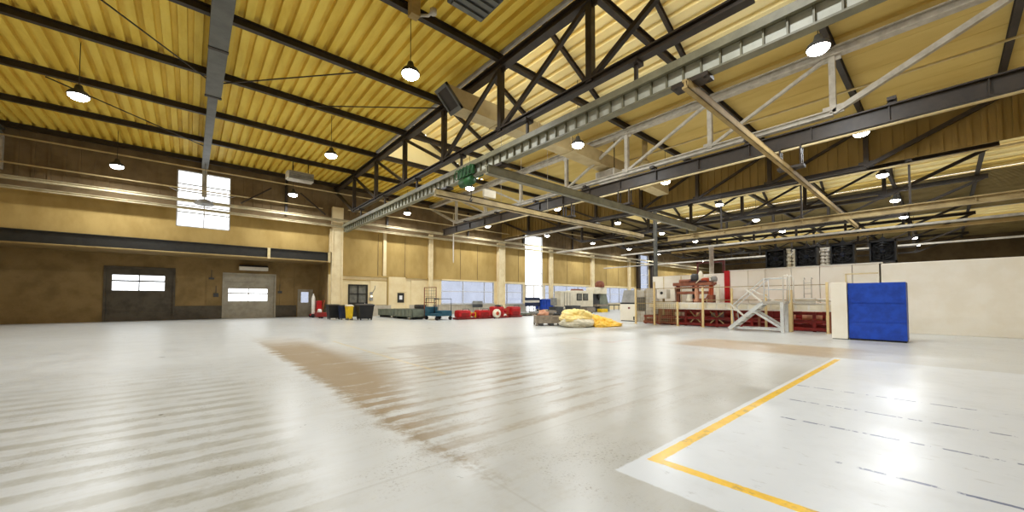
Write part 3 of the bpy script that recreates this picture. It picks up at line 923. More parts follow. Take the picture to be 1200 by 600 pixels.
h = thing('unit_heater', 'dark louvred unit heater hung under the yellow ceiling at the top edge', 'heater', (6.4, 9.2, 10.5))
MB().box(5.75, 7.05, 8.55, 9.75, 10.6, 11.15, 0.06).build('casing', 'darkgrey', h)
mb = MB()
for j in range(4):
    y = 8.68 + j * 0.27
    mb.box(5.85, 6.95, y, y + 0.16, 10.54, 10.61)
mb.build('louvre', 'greysteel', h)
MB().bar((5.9, 9.1, 11.1), (5.9, 9.1, 11.55), 0.05, 0.05).bar((6.9, 9.1, 11.1), (6.9, 9.1, 11.55), 0.05, 0.05).build('hanger', 'dark', h)
b = thing('junction_box', 'ochre junction box with loose fittings on the purlin left of the dark heater', 'box', (5.9, 10.6, 11))
MB().box(5.3, 5.62, 11.2, 11.5, 10.95, 11.55, 0.02).build('casing', 'yellowsteel', b)
MB().tube([(5.6, 11.3, 11.05), (5.85, 11.1, 11.05), (5.85, 10.8, 11.0)], 0.05, 8).lathe((5.85, 10.75, 10.95), [(0.03, -0.1), (0.11, -0.06), (0.11, 0.1), (0.03, 0.14)], 10).build('fitting', 'palesteel', b)
h = thing('unit_heater', 'small pale finned unit heater hung below the roof near the back wall', 'heater', (5.9, 30.5, 10.2))
MB().box(5.1, 6.7, 30.1, 30.9, 10.15, 10.75, 0.04).build('casing', 'palesteel', h)
mb = MB()
for j in range(4):
    mb.box(5.12, 6.68, 30.03, 30.1, 10.2 + j * 0.13, 10.27 + j * 0.13)
mb.build('louvre', 'grey', h)
MB().box(5.0, 5.1, 30.15, 30.85, 10.2, 10.7).build('side_panel', 'white', h)
MB().bar((5.4, 30.5, 10.7), (5.4, 30.5, 11.72), 0.05, 0.05).bar((6.4, 30.5, 10.7), (6.4, 30.5, 11.72), 0.05, 0.05).build('hanger', 'dark', h)
l = thing('unlit_lamp', 'unlit grey oval lamp hung on wires in front of the high window', 'lamp', (0.6, 33.2, 8.2))
MB().lathe((0.6, 33.2, 8.1), [(0.1, 0.35), (0.28, 0.3), (0.5, 0.12), (0.55, 0.0), (0.5, -0.03)], 18).build('shade', 'grey', l)
MB().tube([(0.6, 33.2, 8.4), (0.6, 33.2, 11.4)], 0.02, 6).tube([(0.3, 33.2, 8.3), (-1.2, 33.2, 8.95)], 0.02, 6).tube([(0.9, 33.2, 8.3), (2.3, 33.2, 8.95)], 0.02, 6).build('wire', 'grey', l)
a = thing('air_curtain', 'long white air heater above the grey loading door', 'heater', (4, YR, 4))
MB().box(3.0, 5.0, YR - 0.5, YR - 0.02, 3.98, 4.28, 0.04).build('casing', 'white', a)
MB().box(3.0, 5.0, YR - 0.46, YR - 0.02, 4.28, 4.42, 0.02).build('intake', 'black', a)

# ------------------------------------------------------------------ high-bay lamps
LAMPX = [5.75 + 9.25 * k for k in range(-1, 9)]
LAMPY = [2.45, 12.2, 22.05, 32.2]
proto = thing('high_bay_lamp', 'x', 'lamp', (0, 0, 0), 'lit high-bay lamps')
MB().lathe((0, 0, 9.55), [(0.31, -0.03), (0.33, 0.0), (0.27, 0.12), (0.14, 0.22), (0.09, 0.40), (0.03, 0.43)], 18).build('shade', 'darkgrey', proto)
MB().lathe((0, 0, 9.53), [(0.29, 0.03), (0.30, 0.0), (0.28, -0.07), (0.2, -0.14), (0.08, -0.17)], 18).build('lens', 'lens', proto)
cord = MB().tube([(0, 0, 9.9), (0, 0, 11.78)], 0.014, 5).build('cord', 'dark', proto)
long_cord = MB().tube([(0, 0, 9.9), (0, 0, TOOTH_TOP - (TOOTH_TOP - TOOTH_LOW) / 7.5 * 5.2)], 0.014, 5)
long_cord_mesh = bpy.data.meshes.new('cord')
long_cord.bm.to_mesh(long_cord_mesh)
long_cord_mesh.materials.append(M['dark'])
ld = bpy.data.lights.new('lamp_light', 'AREA')
ld.shape = 'DISK'
ld.size = 0.5
ld.energy = LAMP_W
ld.color = LAMP_COL
lo = bpy.data.objects.new('lamp_light', ld)
lo.location = (0, 0, 9.34)
COL.objects.link(lo)
lo.parent = proto
first = True
for i, x in enumerate(LAMPX):
    for j, y in enumerate(LAMPY):
        lab = 'lit high-bay lamp in the %s row from the left, %s from the back wall' % (ORD[i], ORD[3 - j])
        if first:
            proto.location = (x, y, 0)
            proto['label'] = lab
            first = False
        else:
            q = dup(proto, (x, y, 0), lab)
            if any(t0 < x < t1 for t0, t1 in TEETH) and y < TOOTH_END:
                for c in q.children:
                    if c.name.startswith('cord'):
                        c.data = long_cord_mesh

# ------------------------------------------------------------------ things along the back wall
# wheeled bins
def bin_(x, y, w, dpt, hgt, body, lid, label):
    t = thing('wheeled_bin', label, 'bin', (x, y, 0), 'wheeled bins')
    mb = MB()
    a, b = 0.82, 1.0
    vs = []
    for s, z in ((a, 0.1), (b, hgt - 0.12)):
        vs += [(x + i * w / 2 * s, y + j * dpt / 2 * s, z) for i, j in ((-1, -1), (1, -1), (1, 1), (-1, 1))]
    mb._xf(vs, [(0, 1, 2, 3), (4, 5, 6, 7), (0, 1, 5, 4), (1, 2, 6, 5), (2, 3, 7, 6), (3, 0, 4, 7)])
    mb.box(x - w / 2 - 0.02, x + w / 2 + 0.02, y - dpt / 2 - 0.02, y + dpt / 2 + 0.02, hgt - 0.16, hgt - 0.1)
    mb.build('body', body, t)
    MB().prism([(y - dpt / 2 - 0.04, hgt - 0.1), (y - dpt / 2 - 0.04, hgt - 0.05), (y, hgt), (y + dpt / 2, hgt + 0.02), (y + dpt / 2 + 0.02, hgt - 0.1)], 'x', x - w / 2 - 0.03, x + w / 2 + 0.03).build('lid', lid, t)
    MB().tube([(x - w / 2 + 0.05, y + dpt / 2 + 0.07, hgt - 0.08), (x + w / 2 - 0.05, y + dpt / 2 + 0.07, hgt - 0.08)], 0.02, 8).build('handle', body, t)
    for s in (-1, 1):
        for q in (-1, 1):
            MB().lathe((x + s * w * 0.36, y + q * dpt * 0.34, 0.1), [(0.05, -0.03), (0.1, -0.025), (0.1, 0.025), (0.05, 0.03)], 12, 'x').build('wheel', 'black', t)
    return t


bin_(8.5, 31.3, 0.85, 0.8, 1.16, 'black', 'black', 'black wheeled bin at the left end of the bin row')
bin_(8.98, 30.2, 0.66, 0.7, 1.12, 'navy', 'black', 'navy blue wheeled bin between two black bins')
bin_(9.08, 29.3, 0.40, 0.62, 1.14, 'yellow', 'beige', 'narrow yellow wheeled bin in the bin row')
bin_(10.05, 28.8, 1.1, 0.9, 1.2, 'black', 'darkgrey', 'large black wheeled container at the right end of the bin row')

t = thing('gas_trolley', 'red trolley carrying a white gas cylinder at the recess corner', 'trolley', (8.5, 36.0, 0))
MB().box(7.9, 8.75, 35.5, 36.2, 0.14, 0.3, 0.03).box(8.35, 8.75, 35.55, 36.15, 0.3, 1.45, 0.06).build('body', 'red', t)
MB().lathe((8.1, 35.8, 0.3), [(0.13, 0), (0.15, 0.05), (0.15, 1.35), (0.1, 1.55), (0.05, 1.62), (0.05, 1.75)], 14).build('cylinder', 'white', t)
MB().tube([(8.72, 35.6, 0.3), (8.95, 35.6, 1.5), (8.95, 36.1, 1.5), (8.72, 36.1, 0.3)], 0.03, 8).build('handle', 'orange', t)
for y in (35.45, 36.25):
    MB().lathe((8.0, y, 0.16), [(0.06, -0.04), (0.16, -0.035), (0.16, 0.035), (0.06, 0.04)], 14, 'y').build('wheel', 'black', t)
    MB().lathe((8.6, y, 0.16), [(0.06, -0.04), (0.16, -0.035), (0.16, 0.035), (0.06, 0.04)], 14, 'y').build('wheel', 'black', t)
t = thing('floor_cleaner', 'low dark floor cleaning machine beside the red gas trolley', 'machine', (8.2, 33.6, 0))
MB().box(7.8, 8.6, 33.3, 34.1, 0.12, 0.5, 0.08).build('body', 'darkred', t)
MB().lathe((8.05, 33.5, 0.5), [(0.16, 0), (0.18, 0.05), (0.15, 0.22), (0.06, 0.28)], 12).build('tank', 'white', t)
MB().tube([(8.5, 33.9, 0.45), (8.75, 34.1, 0.95)], 0.025, 8).build('handle', 'black', t)
for s in (33.35, 34.05):
    MB().lathe((8.2, s, 0.1), [(0.04, -0.03), (0.1, -0.025), (0.1, 0.025), (0.04, 0.03)], 12, 'y').build('wheel', 'black', t)

# wall items
w = thing('wall_telephone', 'small wall box with a lit lamp right of the dark glazed door', 'wall box', (12.75, YB, 2))
MB().box(12.62, 12.9, YB - 0.2, YB - 0.01, 1.45, 1.75, 0.02).box(12.66, 12.86, YB - 0.18, YB - 0.01, 1.98, 2.25, 0.02).build('casing', 'grey', w)
MB().lathe((12.76, YB - 0.17, 1.86), [(0.04, -0.09), (0.09, -0.05), (0.09, 0.05), (0.04, 0.09)], 12).build('lamp_globe', 'smalllens', w)
MB().tube([(12.9, YB - 0.06, 2.2), (13.1, YB - 0.06, 2.55), (13.15, YB - 0.06, 2.85)], 0.03, 6).build('conduit', 'grey', w)
for x, z0, z1, lab in ((1.55, 1.75, 2.05, 'small dark switch box left of the grey loading door'), (1.25, 3.15, 3.3, 'tiny dark sensor high on the wall left of the grey loading door'), (5.95, 2.1, 2.3, 'dark cable box right of the grey loading door')):
    tag(MB().box(x - 0.16, x + 0.16, YR - 0.12, YR - 0.01, z0, z1, 0.015).box(x - 0.02, x + 0.02, YR - 0.05, YR - 0.01, z1, z1 + 0.6).build('switch_box', 'darkgrey'), lab, 'box', 'boxes on the recess wall')
b = thing('notice_board', 'grey sheet board standing under the long frosted window', 'board', (24.4, 34.2, 0))
MB().box(23.72, 25.08, 34.2, 34.26, 0.70, 1.05).build('lower_panel', 'darkgrey', b)
MB().box(23.72, 25.08, 34.2, 34.26, 1.05, 1.4).build('upper_panel', 'grey', b)
for x in (23.85, 24.95):
    MB().bar((x, 34.3, 0.0), (x, 34.3, 1.38), 0.05, 0.05).build('leg', 'grey', b)

# long low green-grey containers
def trough(x0, x1, y0, y1, z0, z1, label):
    t = thing('steel_trough', label, 'container', ((x0 + x1) / 2, (y0 + y1) / 2, 0), 'green grey troughs')
    mb = MB().box(x0, x1, y0, y1, z0, z0 + 0.06)
    mb.box(x0, x0 + 0.05, y0, y1, z0, z1).box(x1 - 0.05, x1, y0, y1, z0, z1).box(x0, x1, y0, y0 + 0.05, z0, z1).box(x0, x1, y1 - 0.05, y1, z0, z1)
    n = int((y1 - y0) / 0.55)
    for i in range(n + 1):
        y = y0 + 0.04 + i * (y1 - y0 - 0.08) / n
        mb.box(x0 - 0.04, x0, y - 0.03, y + 0.03, z0, z1)
    mb.box(x0 - 0.05, x0 + 0.03, y0 - 0.03, y1 + 0.03, z1 - 0.07, z1 + 0.01)
    mb.build('body', 'greengrey', t)
    for y in (y0 + 0.3, y1 - 0.3):
        MB().box(x0 + 0.05, x1 - 0.05, y - 0.12, y + 0.12, 0, z0).build('skid', 'darkgrey', t)


trough(12.95, 14.0, 30.2, 33.6, 0.16, 0.72, 'long green grey steel trough farther back, below the cream door')
trough(12.85, 13.9, 26.6, 29.9, 0.14, 0.80, 'long green grey steel trough in front of the farther one')
tag(MB().box(14.25, 14.9, 28.0, 29.4, 0, 0.8, 0.06).box(14.3, 14.85, 28.1, 29.3, 0.8, 1.12, 0.12).build('covered_crate', 'darkgrey'), 'dark covered crate behind the green grey troughs', 'crate')

# blue platform trolley with rail frames
t = thing('platform_trolley', 'teal blue platform trolley with upright rail frames', 'trolley', (14.3, 25.3, 0))
MB().box(13.75, 15.1, 24.5, 26.3, 0.3, 0.5, 0.02).box(13.75, 14.5, 25.6, 26.3, 0.5, 1.0, 0.04).box(14.2, 15.1, 24.5, 25.5, 0.5, 0.72, 0.03).build('platform', 'teal', t)
for x, y in ((13.85, 24.6), (15.0, 24.6), (13.85, 26.2), (15.0, 26.2)):
    MB().lathe((x, y, 0.15), [(0.06, -0.04), (0.15, -0.035), (0.15, 0.035), (0.06, 0.04)], 12, 'y').bar((x, y, 0.15), (x, y, 0.32), 0.06, 0.06).build('wheel', 'black', t)
MB().tube([(13.8, 26.2, 0.5), (13.8, 26.2, 1.65), (14.15, 25.5, 1.65), (14.15, 25.5, 0.5)], 0.04, 8).tube([(14.5, 25.5, 0.6), (14.5, 25.5, 1.6), (15.05, 24.55, 1.6), (15.05, 24.55, 0.6)], 0.03, 8).tube([(14.15, 25.5, 1.6), (14.5, 25.5, 1.6)], 0.05, 8).build('rail_frame', 'darkgrey', t)
t = thing('mesh_screen', 'tall narrow wire screen behind the teal trolley', 'screen', (14.6, 27.2, 0))
MB().bar((14.5, 27.8, 0), (14.5, 27.8, 2.55), 0.06, 0.06).bar((14.9, 26.6, 0), (14.9, 26.6, 2.55), 0.05, 0.05).bar((14.5, 27.8, 2.52), (14.9, 26.6, 2.52), 0.05, 0.05).bar((14.5, 27.8, 1.3), (14.9, 26.6, 1.3), 0.05, 0.05).build('frame', 'rust', t)
mb = MB()
for i in range(1, 5):
    f = i / 5
    mb.tube([(14.5 + 0.4 * f, 27.8 - 1.2 * f, 1.3), (14.5 + 0.4 * f, 27.8 - 1.2 * f, 2.5)], 0.01, 5)
    mb.tube([(14.5, 27.8, 1.3 + 1.2 * f), (14.9, 26.6, 1.3 + 1.2 * f)], 0.01, 5)
mb.build('wire', 'greengrey', t)


# red pump units in a row
def red_unit(x, y, w, hgt, label, top=None):
    t = thing('pump_unit', label, 'machine', (x, y, 0), 'red pump units')
    MB().box(x - w / 2 - 0.08, x + w / 2 + 0.08, y - 0.42, y + 0.42, 0.02, 0.16, 0.02).build('skid', 'darkred', t)
    MB().box(x - w / 2, x + w / 2, y - 0.4, y + 0.4, 0.14, hgt, min(0.2, hgt * 0.28)).build('hood', 'red', t)
    mb = MB()
    for j in range(3):
        mb.box(x - w * 0.3, x + w * 0.3, y - 0.415, y - 0.39, 0.26 + j * 0.1, 0.31 + j * 0.1)
    mb.build('vent', 'darkred', t)
    MB().tube([(x + w * 0.3, y - 0.35, hgt - 0.05), (x + w * 0.3, y - 0.35, hgt + 0.08), (x - w * 0.2, y - 0.35, hgt + 0.08), (x - w * 0.2, y - 0.35, hgt - 0.05)], 0.025, 8).build('handle', 'darkgrey', t)
    if top:
        MB().lathe((x + 0.1, y, hgt - 0.06), [(0.3, 0), (0.32, 0.06), (0.2, 0.16), (0.05, 0.2)], 14).build('cap', top, t)


red_unit(16.05, 24.5, 1.15, 0.74, 'low red pump unit next to the teal trolley')
red_unit(18.0, 24.6, 1.2, 0.72, 'low red pump unit between two yellow fittings')
red_unit(19.65, 24.8, 1.15, 0.98, 'taller red pump unit with a dark cap', 'blackframe')
red_unit(21.6, 24.9, 1.15, 0.95, 'red pump unit at the right end of the row')


def bracket(x, y, w, hgt, label, mat='yellow'):
    t = thing('valve_frame', label, 'frame', (x, y, 0), 'yellow valve frames')
    mb = MB()
    for s in (-1, 1):
        mb.bar((x + s * w / 2, y, 0), (x + s * w / 2, y, hgt), 0.07, 0.07)
    mb.bar((x - w / 2, y, hgt * 0.95), (x + w / 2, y, hgt * 0.95), 0.08, 0.08).bar((x - w / 2, y, hgt * 0.45), (x + w / 2, y, hgt * 0.45), 0.08, 0.08)
    mb.build('frame', mat, t)
    MB().lathe((x, y, hgt * 0.7), [(0.04, -0.12), (0.16, -0.08), (0.16, 0.08), (0.04, 0.12)], 12, 'y').build('valve', 'red', t)
    MB().box(x - w * 0.4, x + w * 0.4, y - 0.25, y + 0.25, 0, 0.12).build('base', 'darkred', t)


bracket(17.02, 24.5, 0.48, 0.52, 'low yellow valve frame between the two low red pump units')
bracket(20.6, 24.8, 0.5, 0.8, 'yellow valve frame left of the last red pump unit', 'orange')
r = thing('hose_reel', 'white reel with an orange centre among the red pump units', 'reel', (18.95, 24.0, 0))
MB().lathe((18.95, 23.9, 0.42), [(0.08, -0.1), (0.36, -0.09), (0.36, -0.06), (0.22, -0.05), (0.22, 0.05), (0.36, 0.06), (0.36, 0.09), (0.08, 0.1)], 18, 'y').build('reel', 'beige', r)
MB().lathe((18.95, 23.78, 0.42), [(0.1, -0.03), (0.16, 0.0), (0.16, 0.04)], 14, 'y').build('hub', 'orange', r)
MB().bar((18.7, 23.9, 0), (18.95, 23.9, 0.42), 0.05, 0.05).bar((19.2, 23.9, 0), (18.95, 23.9, 0.42), 0.05, 0.05).build('stand', 'darkgrey', r)


def pallet(x, y, w, dpt, label):
    t = thing('wooden_pallet', label, 'pallet', (x, y, 0), 'low pallets by the back wall')
    mb = MB()
    for i in range(6):
        yy = y - dpt / 2 + (i + 0.5) * dpt / 6
        mb.box(x - w / 2, x + w / 2, yy - 0.06, yy + 0.06, 0.12, 0.15)
    for s in (-1, 0, 1):
        mb.box(x + s * (w / 2 - 0.06) - 0.05, x + s * (w / 2 - 0.06) + 0.05, y - dpt / 2, y + dpt / 2, 0.0, 0.12)
    mb.build('deck', 'crate', t)
    return t


for i, (x, y, hgt, m, lab) in enumerate(((24.2, 26.4, 0.28, 'greengrey', 'low pallet with green grey plates right of the red pumps'), (26.6, 27.2, 0.34, 'grey', 'low pallet with grey plates between the red pumps and the blue boxes'), (28.4, 27.0, 0.42, 'crate', 'low pallet with brown plates beside the blue boxes'))):
    pallet(x, y, 1.5, 1.1, lab)
    for j in range(3):
        o = MB().box(x - 0.65 + j * 0.05, x + 0.6, y - 0.45, y + 0.4 - j * 0.04, 0.155 + j * (hgt - 0.15) / 3, 0.15 + (j + 1) * (hgt - 0.15) / 3).build('steel_plate', m)
        tag(o, '%s %s' % (('lowest', 'middle', 'topmost')[j], ('green grey plate on the pallet right of the red pumps', 'grey plate on the pallet before the blue boxes', 'brown plate on the pallet beside the blue boxes')[i]), 'plate', 'stacked steel plates')

# blue boxes under the tall window
t = thing('storage_rack', 'dark blue storage rack with a white middle band below the tall window', 'rack', (32, 33.2, 0))
MB().box(31.1, 32.95, 32.9, 33.7, 0.75, 1.2, 0.03).build('lower_bin', 'navy', t)
MB().box(31.15, 32.9, 32.92, 33.68, 1.2, 1.48, 0.02).build('white_bin', 'white', t)
MB().box(31.1, 32.95, 32.9, 33.7, 1.48, 1.82, 0.03).build('upper_bin', 'navy', t)
mb = MB()
for x in (31.2, 32.85):
    for y in (33.0, 33.6):
        mb.bar((x, y, 0), (x, y, 0.78), 0.07, 0.07)
mb.bar((31.2, 33.0, 0.4), (32.85, 33.0, 0.4), 0.06, 0.06)
mb.build('legs_frame', 'grey', t)
t = thing('blue_container', 'bright blue steel container right of the storage rack', 'container', (34.3, 33, 0))
mb = MB().box(33.05, 35.7, 32.6, 33.9, 0.35, 1.6, 0.03)
for i in range(5):
    x = 33.3 + i * 0.52
    mb.box(x - 0.04, x + 0.04, 32.55, 32.62, 0.4, 1.5)
mb.box(33.0, 35.75, 32.55, 33.95, 1.54, 1.64, 0.02)
mb.build('body', 'blue', t)
for x in (33.3, 35.4):
    MB().box(x - 0.15, x + 0.15, 32.7, 33.8, 0, 0.36).build('foot', 'darkgrey', t)

# machining centre
t = thing('machining_centre', 'pale beige enclosed machine tool with two dark windows', 'machine', (35.3, 29.5, 0))
MB().box(32.3, 34.7, 28.9, 29.9, 0.5, 2.55, 0.08).build('left_housing', 'beige', t)
MB().box(34.7, 38.5, 29.0, 30.2, 0.5, 2.66, 0.08).build('right_housing', 'beige', t)
for a, b in ((35.25, 36.2), (36.45, 37.4)):
    o = MB().box(a, b, 28.93, 29.02, 1.45, 2.3, 0.02).build('door', 'blackframe', t)
    MB().box(a + 0.08, b - 0.08, 28.90, 28.93, 1.55, 2.22).build('door_glass', 'pane_dark', o)
MB().box(32.1, 38.6, 28.7, 30.2, 0.0, 0.5, 0.04).build('base', 'grey', t)
for x in (32.9, 33.4, 33.9):
    MB().box(x - 0.02, x + 0.02, 28.87, 28.91, 0.7, 2.4).build('rib', 'crate', t)
MB().box(35.2, 36.9, 29.3, 29.9, 2.66, 2.86, 0.05).build('top_unit', 'rust', t)
MB().box(31.3, 32.0, 29.2, 29.6, 0.9, 1.75, 0.05).bar((31.65, 29.4, 0), (31.65, 29.4, 1.0), 0.1, 0.1).build('control_panel', 'grey', t)
t = thing('milling_machine', 'tall grey milling machine with a dark head beside the beige machine tool', 'machine', (40, 29.5, 0))
MB().box(38.7, 41.3, 28.9, 30.3, 2.3, 3.15, 0.08).build('head', 'beige', t)
MB().lathe((40.2, 29.25, 3.15), [(0.2, -0.0), (0.62, 0.02), (0.6, 0.5), (0.4, 0.78), (0.1, 0.84)], 16).build('motor_cover', 'rust', t)
MB().prism([(40.3, 0.0), (42.6, 0.0), (41.6, 3.1), (41.0, 3.2), (40.5, 2.3)], 'y', 29.4, 30.4).build('column', 'greengrey', t)
MB().box(38.9, 40.2, 29.3, 30.2, 0.0, 2.3, 0.06).build('body', 'darkgrey', t)
MB().lathe((39.8, 29.1, 1.5), [(0.08, 0), (0.16, 0.2), (0.22, 0.8)], 12).build('spindle', 'blackframe', t)
MB().box(38.6, 41.0, 28.5, 29.3, 0.7, 0.95, 0.04).build('table', 'crate', t)
MB().box(38.3, 39.6, 27.6, 28.3, 0.0, 0.42, 0.05).build('chip_tray', 'yellow', t)
for i, (x, y, w, hgt, m, lab) in enumerate(((30.3, 27.8, 1.3, 0.75, 'greengrey', 'dark chip bin in front of the blue container'), (32.6, 27.4, 1.5, 0.85, 'darkgrey', 'dark grey chip bin in front of the beige machine tool'), (35.0, 27.2, 1.6, 0.7, 'crate', 'brown chip bin below the two dark machine windows'))):
    t = thing('chip_bin', lab, 'bin', (x, y, 0), 'chip bins before the machine tool')
    MB().prism([(x - w / 2 + 0.2, 0.12), (x + w / 2 - 0.2, 0.12), (x + w / 2, hgt), (x - w / 2, hgt)], 'y', y - 0.5, y + 0.5).build('body', 'darkgrey' if i == 0 else m, t)
    MB().tube([(x - w / 2, y - 0.5, hgt), (x + w / 2, y - 0.5, hgt), (x + w / 2, y + 0.5, hgt), (x - w / 2, y + 0.5, hgt), (x - w / 2, y - 0.5, hgt)], 0.04, 6).build('rim', 'darkgrey', t)
    for s in (-1, 1):
        MB().box(x + s * 0.35 - 0.06, x + s * 0.35 + 0.06, y - 0.45, y + 0.45, 0, 0.12).build('skid', 'blackframe', t)
t = thing('work_table', 'low grey work table under the windows beyond the milling machine', 'table', (47.2, 32.3, 0))
MB().box(45.9, 48.7, 31.8, 32.8, 0.72, 0.86, 0.02).build('table_top', 'darkgrey', t)
for x in (46.1, 48.5):
    for y in (31.9, 32.7):
        MB().bar((x, y, 0), (x, y, 0.73), 0.09, 0.09).build('leg', 'grey', t)

# ------------------------------------------------------------------ middle of the floor: crate and bags
t = thing('pallet_crate', 'weathered grey crate on skids left of the yellow bag heap', 'crate', (16.5, 15.4, 0))
cx, cy = 16.4, 15.5
ang = math.radians(-38)
R = Matrix.Translation((cx, cy, 0)) @ Matrix.Rotation(ang, 4, 'Z')
mb = MB()
w, dp = 0.95, 0.6
mb.box(-w, w, -dp, dp, 0.14, 0.2).box(-w + 0.05, w - 0.05, -dp + 0.05, dp - 0.05, 0.2, 0.4)
for k in range(3):
    z = 0.2 + k * 0.14
    mb.box(-w, w, -dp, -dp + 0.04, z, z + 0.125).box(-w, w, dp - 0.04, dp, z, z + 0.125).box(-w, -w + 0.04, -dp, dp, z, z + 0.125).box(w - 0.04, w, -dp, dp, z, z + 0.125)
for sx in (-1, 1):
    for sy in (-1, 1):
        mb.box(sx * (w - 0.05) - 0.05, sx * (w - 0.05) + 0.05, sy * (dp + 0.01) - 0.03, sy * (dp + 0.01) + 0.03, 0.0, 0.64)
bmesh.ops.transform(mb.bm, matrix=R, verts=mb.bm.verts)
mb.build('body', 'crate', t)
for s in (-0.6, 0, 0.6):
    mb = MB().box(s - 0.1, s + 0.1, -dp, dp, 0, 0.14)
    bmesh.ops.transform(mb.bm, matrix=R, verts=mb.bm.verts)
    mb.build('skid', 'darkgrey', t)


def blob(c, r, seed, amp, sub=4, floor=0.0, freq=1.6):
    """crumpled soft heap resting on the floor"""
    mb = MB()
    bmesh.ops.create_icosphere(mb.bm, subdivisions=sub, radius=1)
    for v in mb.bm.verts:
        n = v.co.copy()
        q = n * freq + Vector((seed, seed * 1.7, seed * 0.3))
        a = noise.noise(q) * amp + abs(noise.noise(q * 2.6)) * amp * 0.6 - abs(noise.noise(q * 5.1)) * amp * 0.3 - max(0, 0.16 - abs(noise.noise(q * 1.9 + Vector((7, 3, 1))))) * amp * 1.2
        n *= 1 + a
        v.co = Vector((c[0] + n.x * r[0], c[1] + n.y * r[1], max(floor, c[2] + n.z * r[2])))
    for f in mb.bm.faces:
        f.smooth = True
    return mb


o = blob((16.05, 15.75, 0.62), (0.34, 0.24, 0.24), 3, 0.5, 3, floor=0.42).build('scrap_bundle', 'salmon')
tag(o, 'salmon coloured scrap bundle in the grey crate', 'scrap', 'scrap lying in the grey crate')
o = blob((16.72, 15.3, 0.56), (0.28, 0.2, 0.2), 9, 0.6, 3, floor=0.42).build('scrap_bundle', 'blackframe')
tag(o, 'black cable bundle in the grey crate', 'scrap', 'scrap lying in the grey crate')

o = blob((16.45, 13.55, 0.28), (1.0, 0.85, 0.40), 5, 0.2, 5).build('plastic_bag', 'bag')
tag(o, 'big off-white bag under a pale yellow cover, left half of the heap', 'bag', 'bags heaped on the floor')
blob((16.5, 13.62, 0.52), (0.95, 0.8, 0.46), 12, 0.30, 5, freq=1.5, floor=0.34).build('yellow_cover', 'bagyellow', o)
o = blob((18.15, 12.9, 0.10), (1.12, 0.70, 0.66), 21, 0.42, 5, freq=1.8)
for v in o.bm.verts:                                   # it slopes down from the big bag to a flat point
    f = min(1, max(0, ((v.co.x - 17.2) * 0.757 - (v.co.y - 13.6) * 0.653) / 2.0))
    v.co.z *= 1.2 - 0.95 * f
    v.co.y -= 0.1 * f
o = o.build('plastic_bag', 'sheetyellow')
tag(o, 'crumpled bright yellow plastic bag, right half of the heap', 'bag', 'bags heaped on the floor')

# ------------------------------------------------------------------ machine line on the right
FX = 21.6
FY = [12.95, 11.68, 10.25, 8.82, 7.35, 5.82, 4.85, 3.46]
fence = thing('safety_fence', 'safety fence of pale yellow posts in front of the red machine line', 'fence', (FX, 8, 0))
FH = [2.25, 2.62, 1.40, 2.2, 2.12, 1.78, 1.98, 2.3]
for y, hh in zip(FY, FH):
    wd = 0.2 if abs(y - 4.85) < 0.01 else 0.09
    MB().bar((FX, y, 0), (FX, y, hh), wd, wd, (1, 0, 0)).box(FX - 0.09, FX + 0.09, y - 0.09, y + 0.09, 0, 0.02).build('post', 'postyellow', fence)
for z, a, b in ((2.2, 0, 1), (1.3, 0, 1), (2.2, 1, 3), (2.2, 3, 7), (1.5, 3, 7)):
    MB().bar((FX, FY[a], z), (FX, FY[b], z), 0.035, 0.035).build('rail', 'tansteel', fence)
for a, b, z0, z1 in ((0, 1, 0.15, 2.2), (1, 2, 0.15, 1.3)):
    mb = MB()
    y0, y1 = FY[a], FY[b]
    n = 12
    for i in range(1, n):
        y = y0 + (y1 - y0) * i / n
        mb.bar((FX, y, z0), (FX, y, z1), 0.012, 0.012, (1, 0, 0))
    for i in range(0, 10):
        z = z0 + (z1 - z0) * i / 9
        mb.bar((FX, y0, z), (FX, y1, z), 0.012, 0.012)
    mb.build('mesh_panel', 'tansteel', fence)

wk = thing('conveyor_beam', 'long cream conveyor beam along the machine line behind the fence', 'conveyor', (21.9, 7, 0))
MB().box(21.78, 22.0, 3.0, 11.8, 0.97, 1.36, 0.01).build('beam', 'white', wk)
mb = MB()
for i in range(18):
    y = 3.2 + i * 0.5
    mb.box(21.76, 21.79, y, y + 0.42, 1.05, 1.28)
mb.build('panel_strip', 'beige', wk)
for y in (3.4, 6.2, 9.0, 11.5):
    MB().bar((21.9, y, 0), (21.9, y, 0.98), 0.1, 0.1, (1, 0, 0)).build('leg', 'rust', wk)

base = thing('machine_bed', 'dark red steel machine bed with open frames under the conveyor', 'machine', (23.2, 8, 0))
for z, x, hh in ((0.12, 22.25, 0.16), (0.48, 22.3, 0.14), (0.86, 22.4, 0.14), (0.2, 24.0, 0.2), (0.75, 24.0, 0.3)):
    MB().box(x - 0.08, x + 0.08, 3.1, 12.75 if z < 0.6 else 11.4, z - hh / 2, z + hh / 2).build('rail', 'darkred', base)
for i in range(12):
    y = 3.2 + i * 0.86
    zt = 0.92 if y < 11.3 else 0.55
    MB().bar((22.3, y, 0), (22.3, y, zt), 0.12, 0.12, (1, 0, 0)).bar((24.0, y, 0), (24.0, y, zt), 0.12, 0.12, (1, 0, 0)).bar((22.3, y, 0.5), (24.0, y, 0.5), 0.1, 0.1).build('cross_frame', 'darkred', base)
MB().box(22.5, 23.9, 3.2, 12.7, 0.05, 0.34, 0.02).build('sump', 'darkred', base)
MB().box(24.2, 24.3, 3.0, 12.75, 0.0, 0.95).build('back_plate', 'rust', base)
for y, hh in ((4.0, 0.75), (4.5, 0.7), (5.05, 0.78), (9.6, 0.7)):
    MB().lathe((22.9, y, 0.34), [(0.13, 0), (0.14, 0.04), (0.14, hh - 0.1), (0.07, hh - 0.04)], 12).build('cylinder', 'salmon', base)
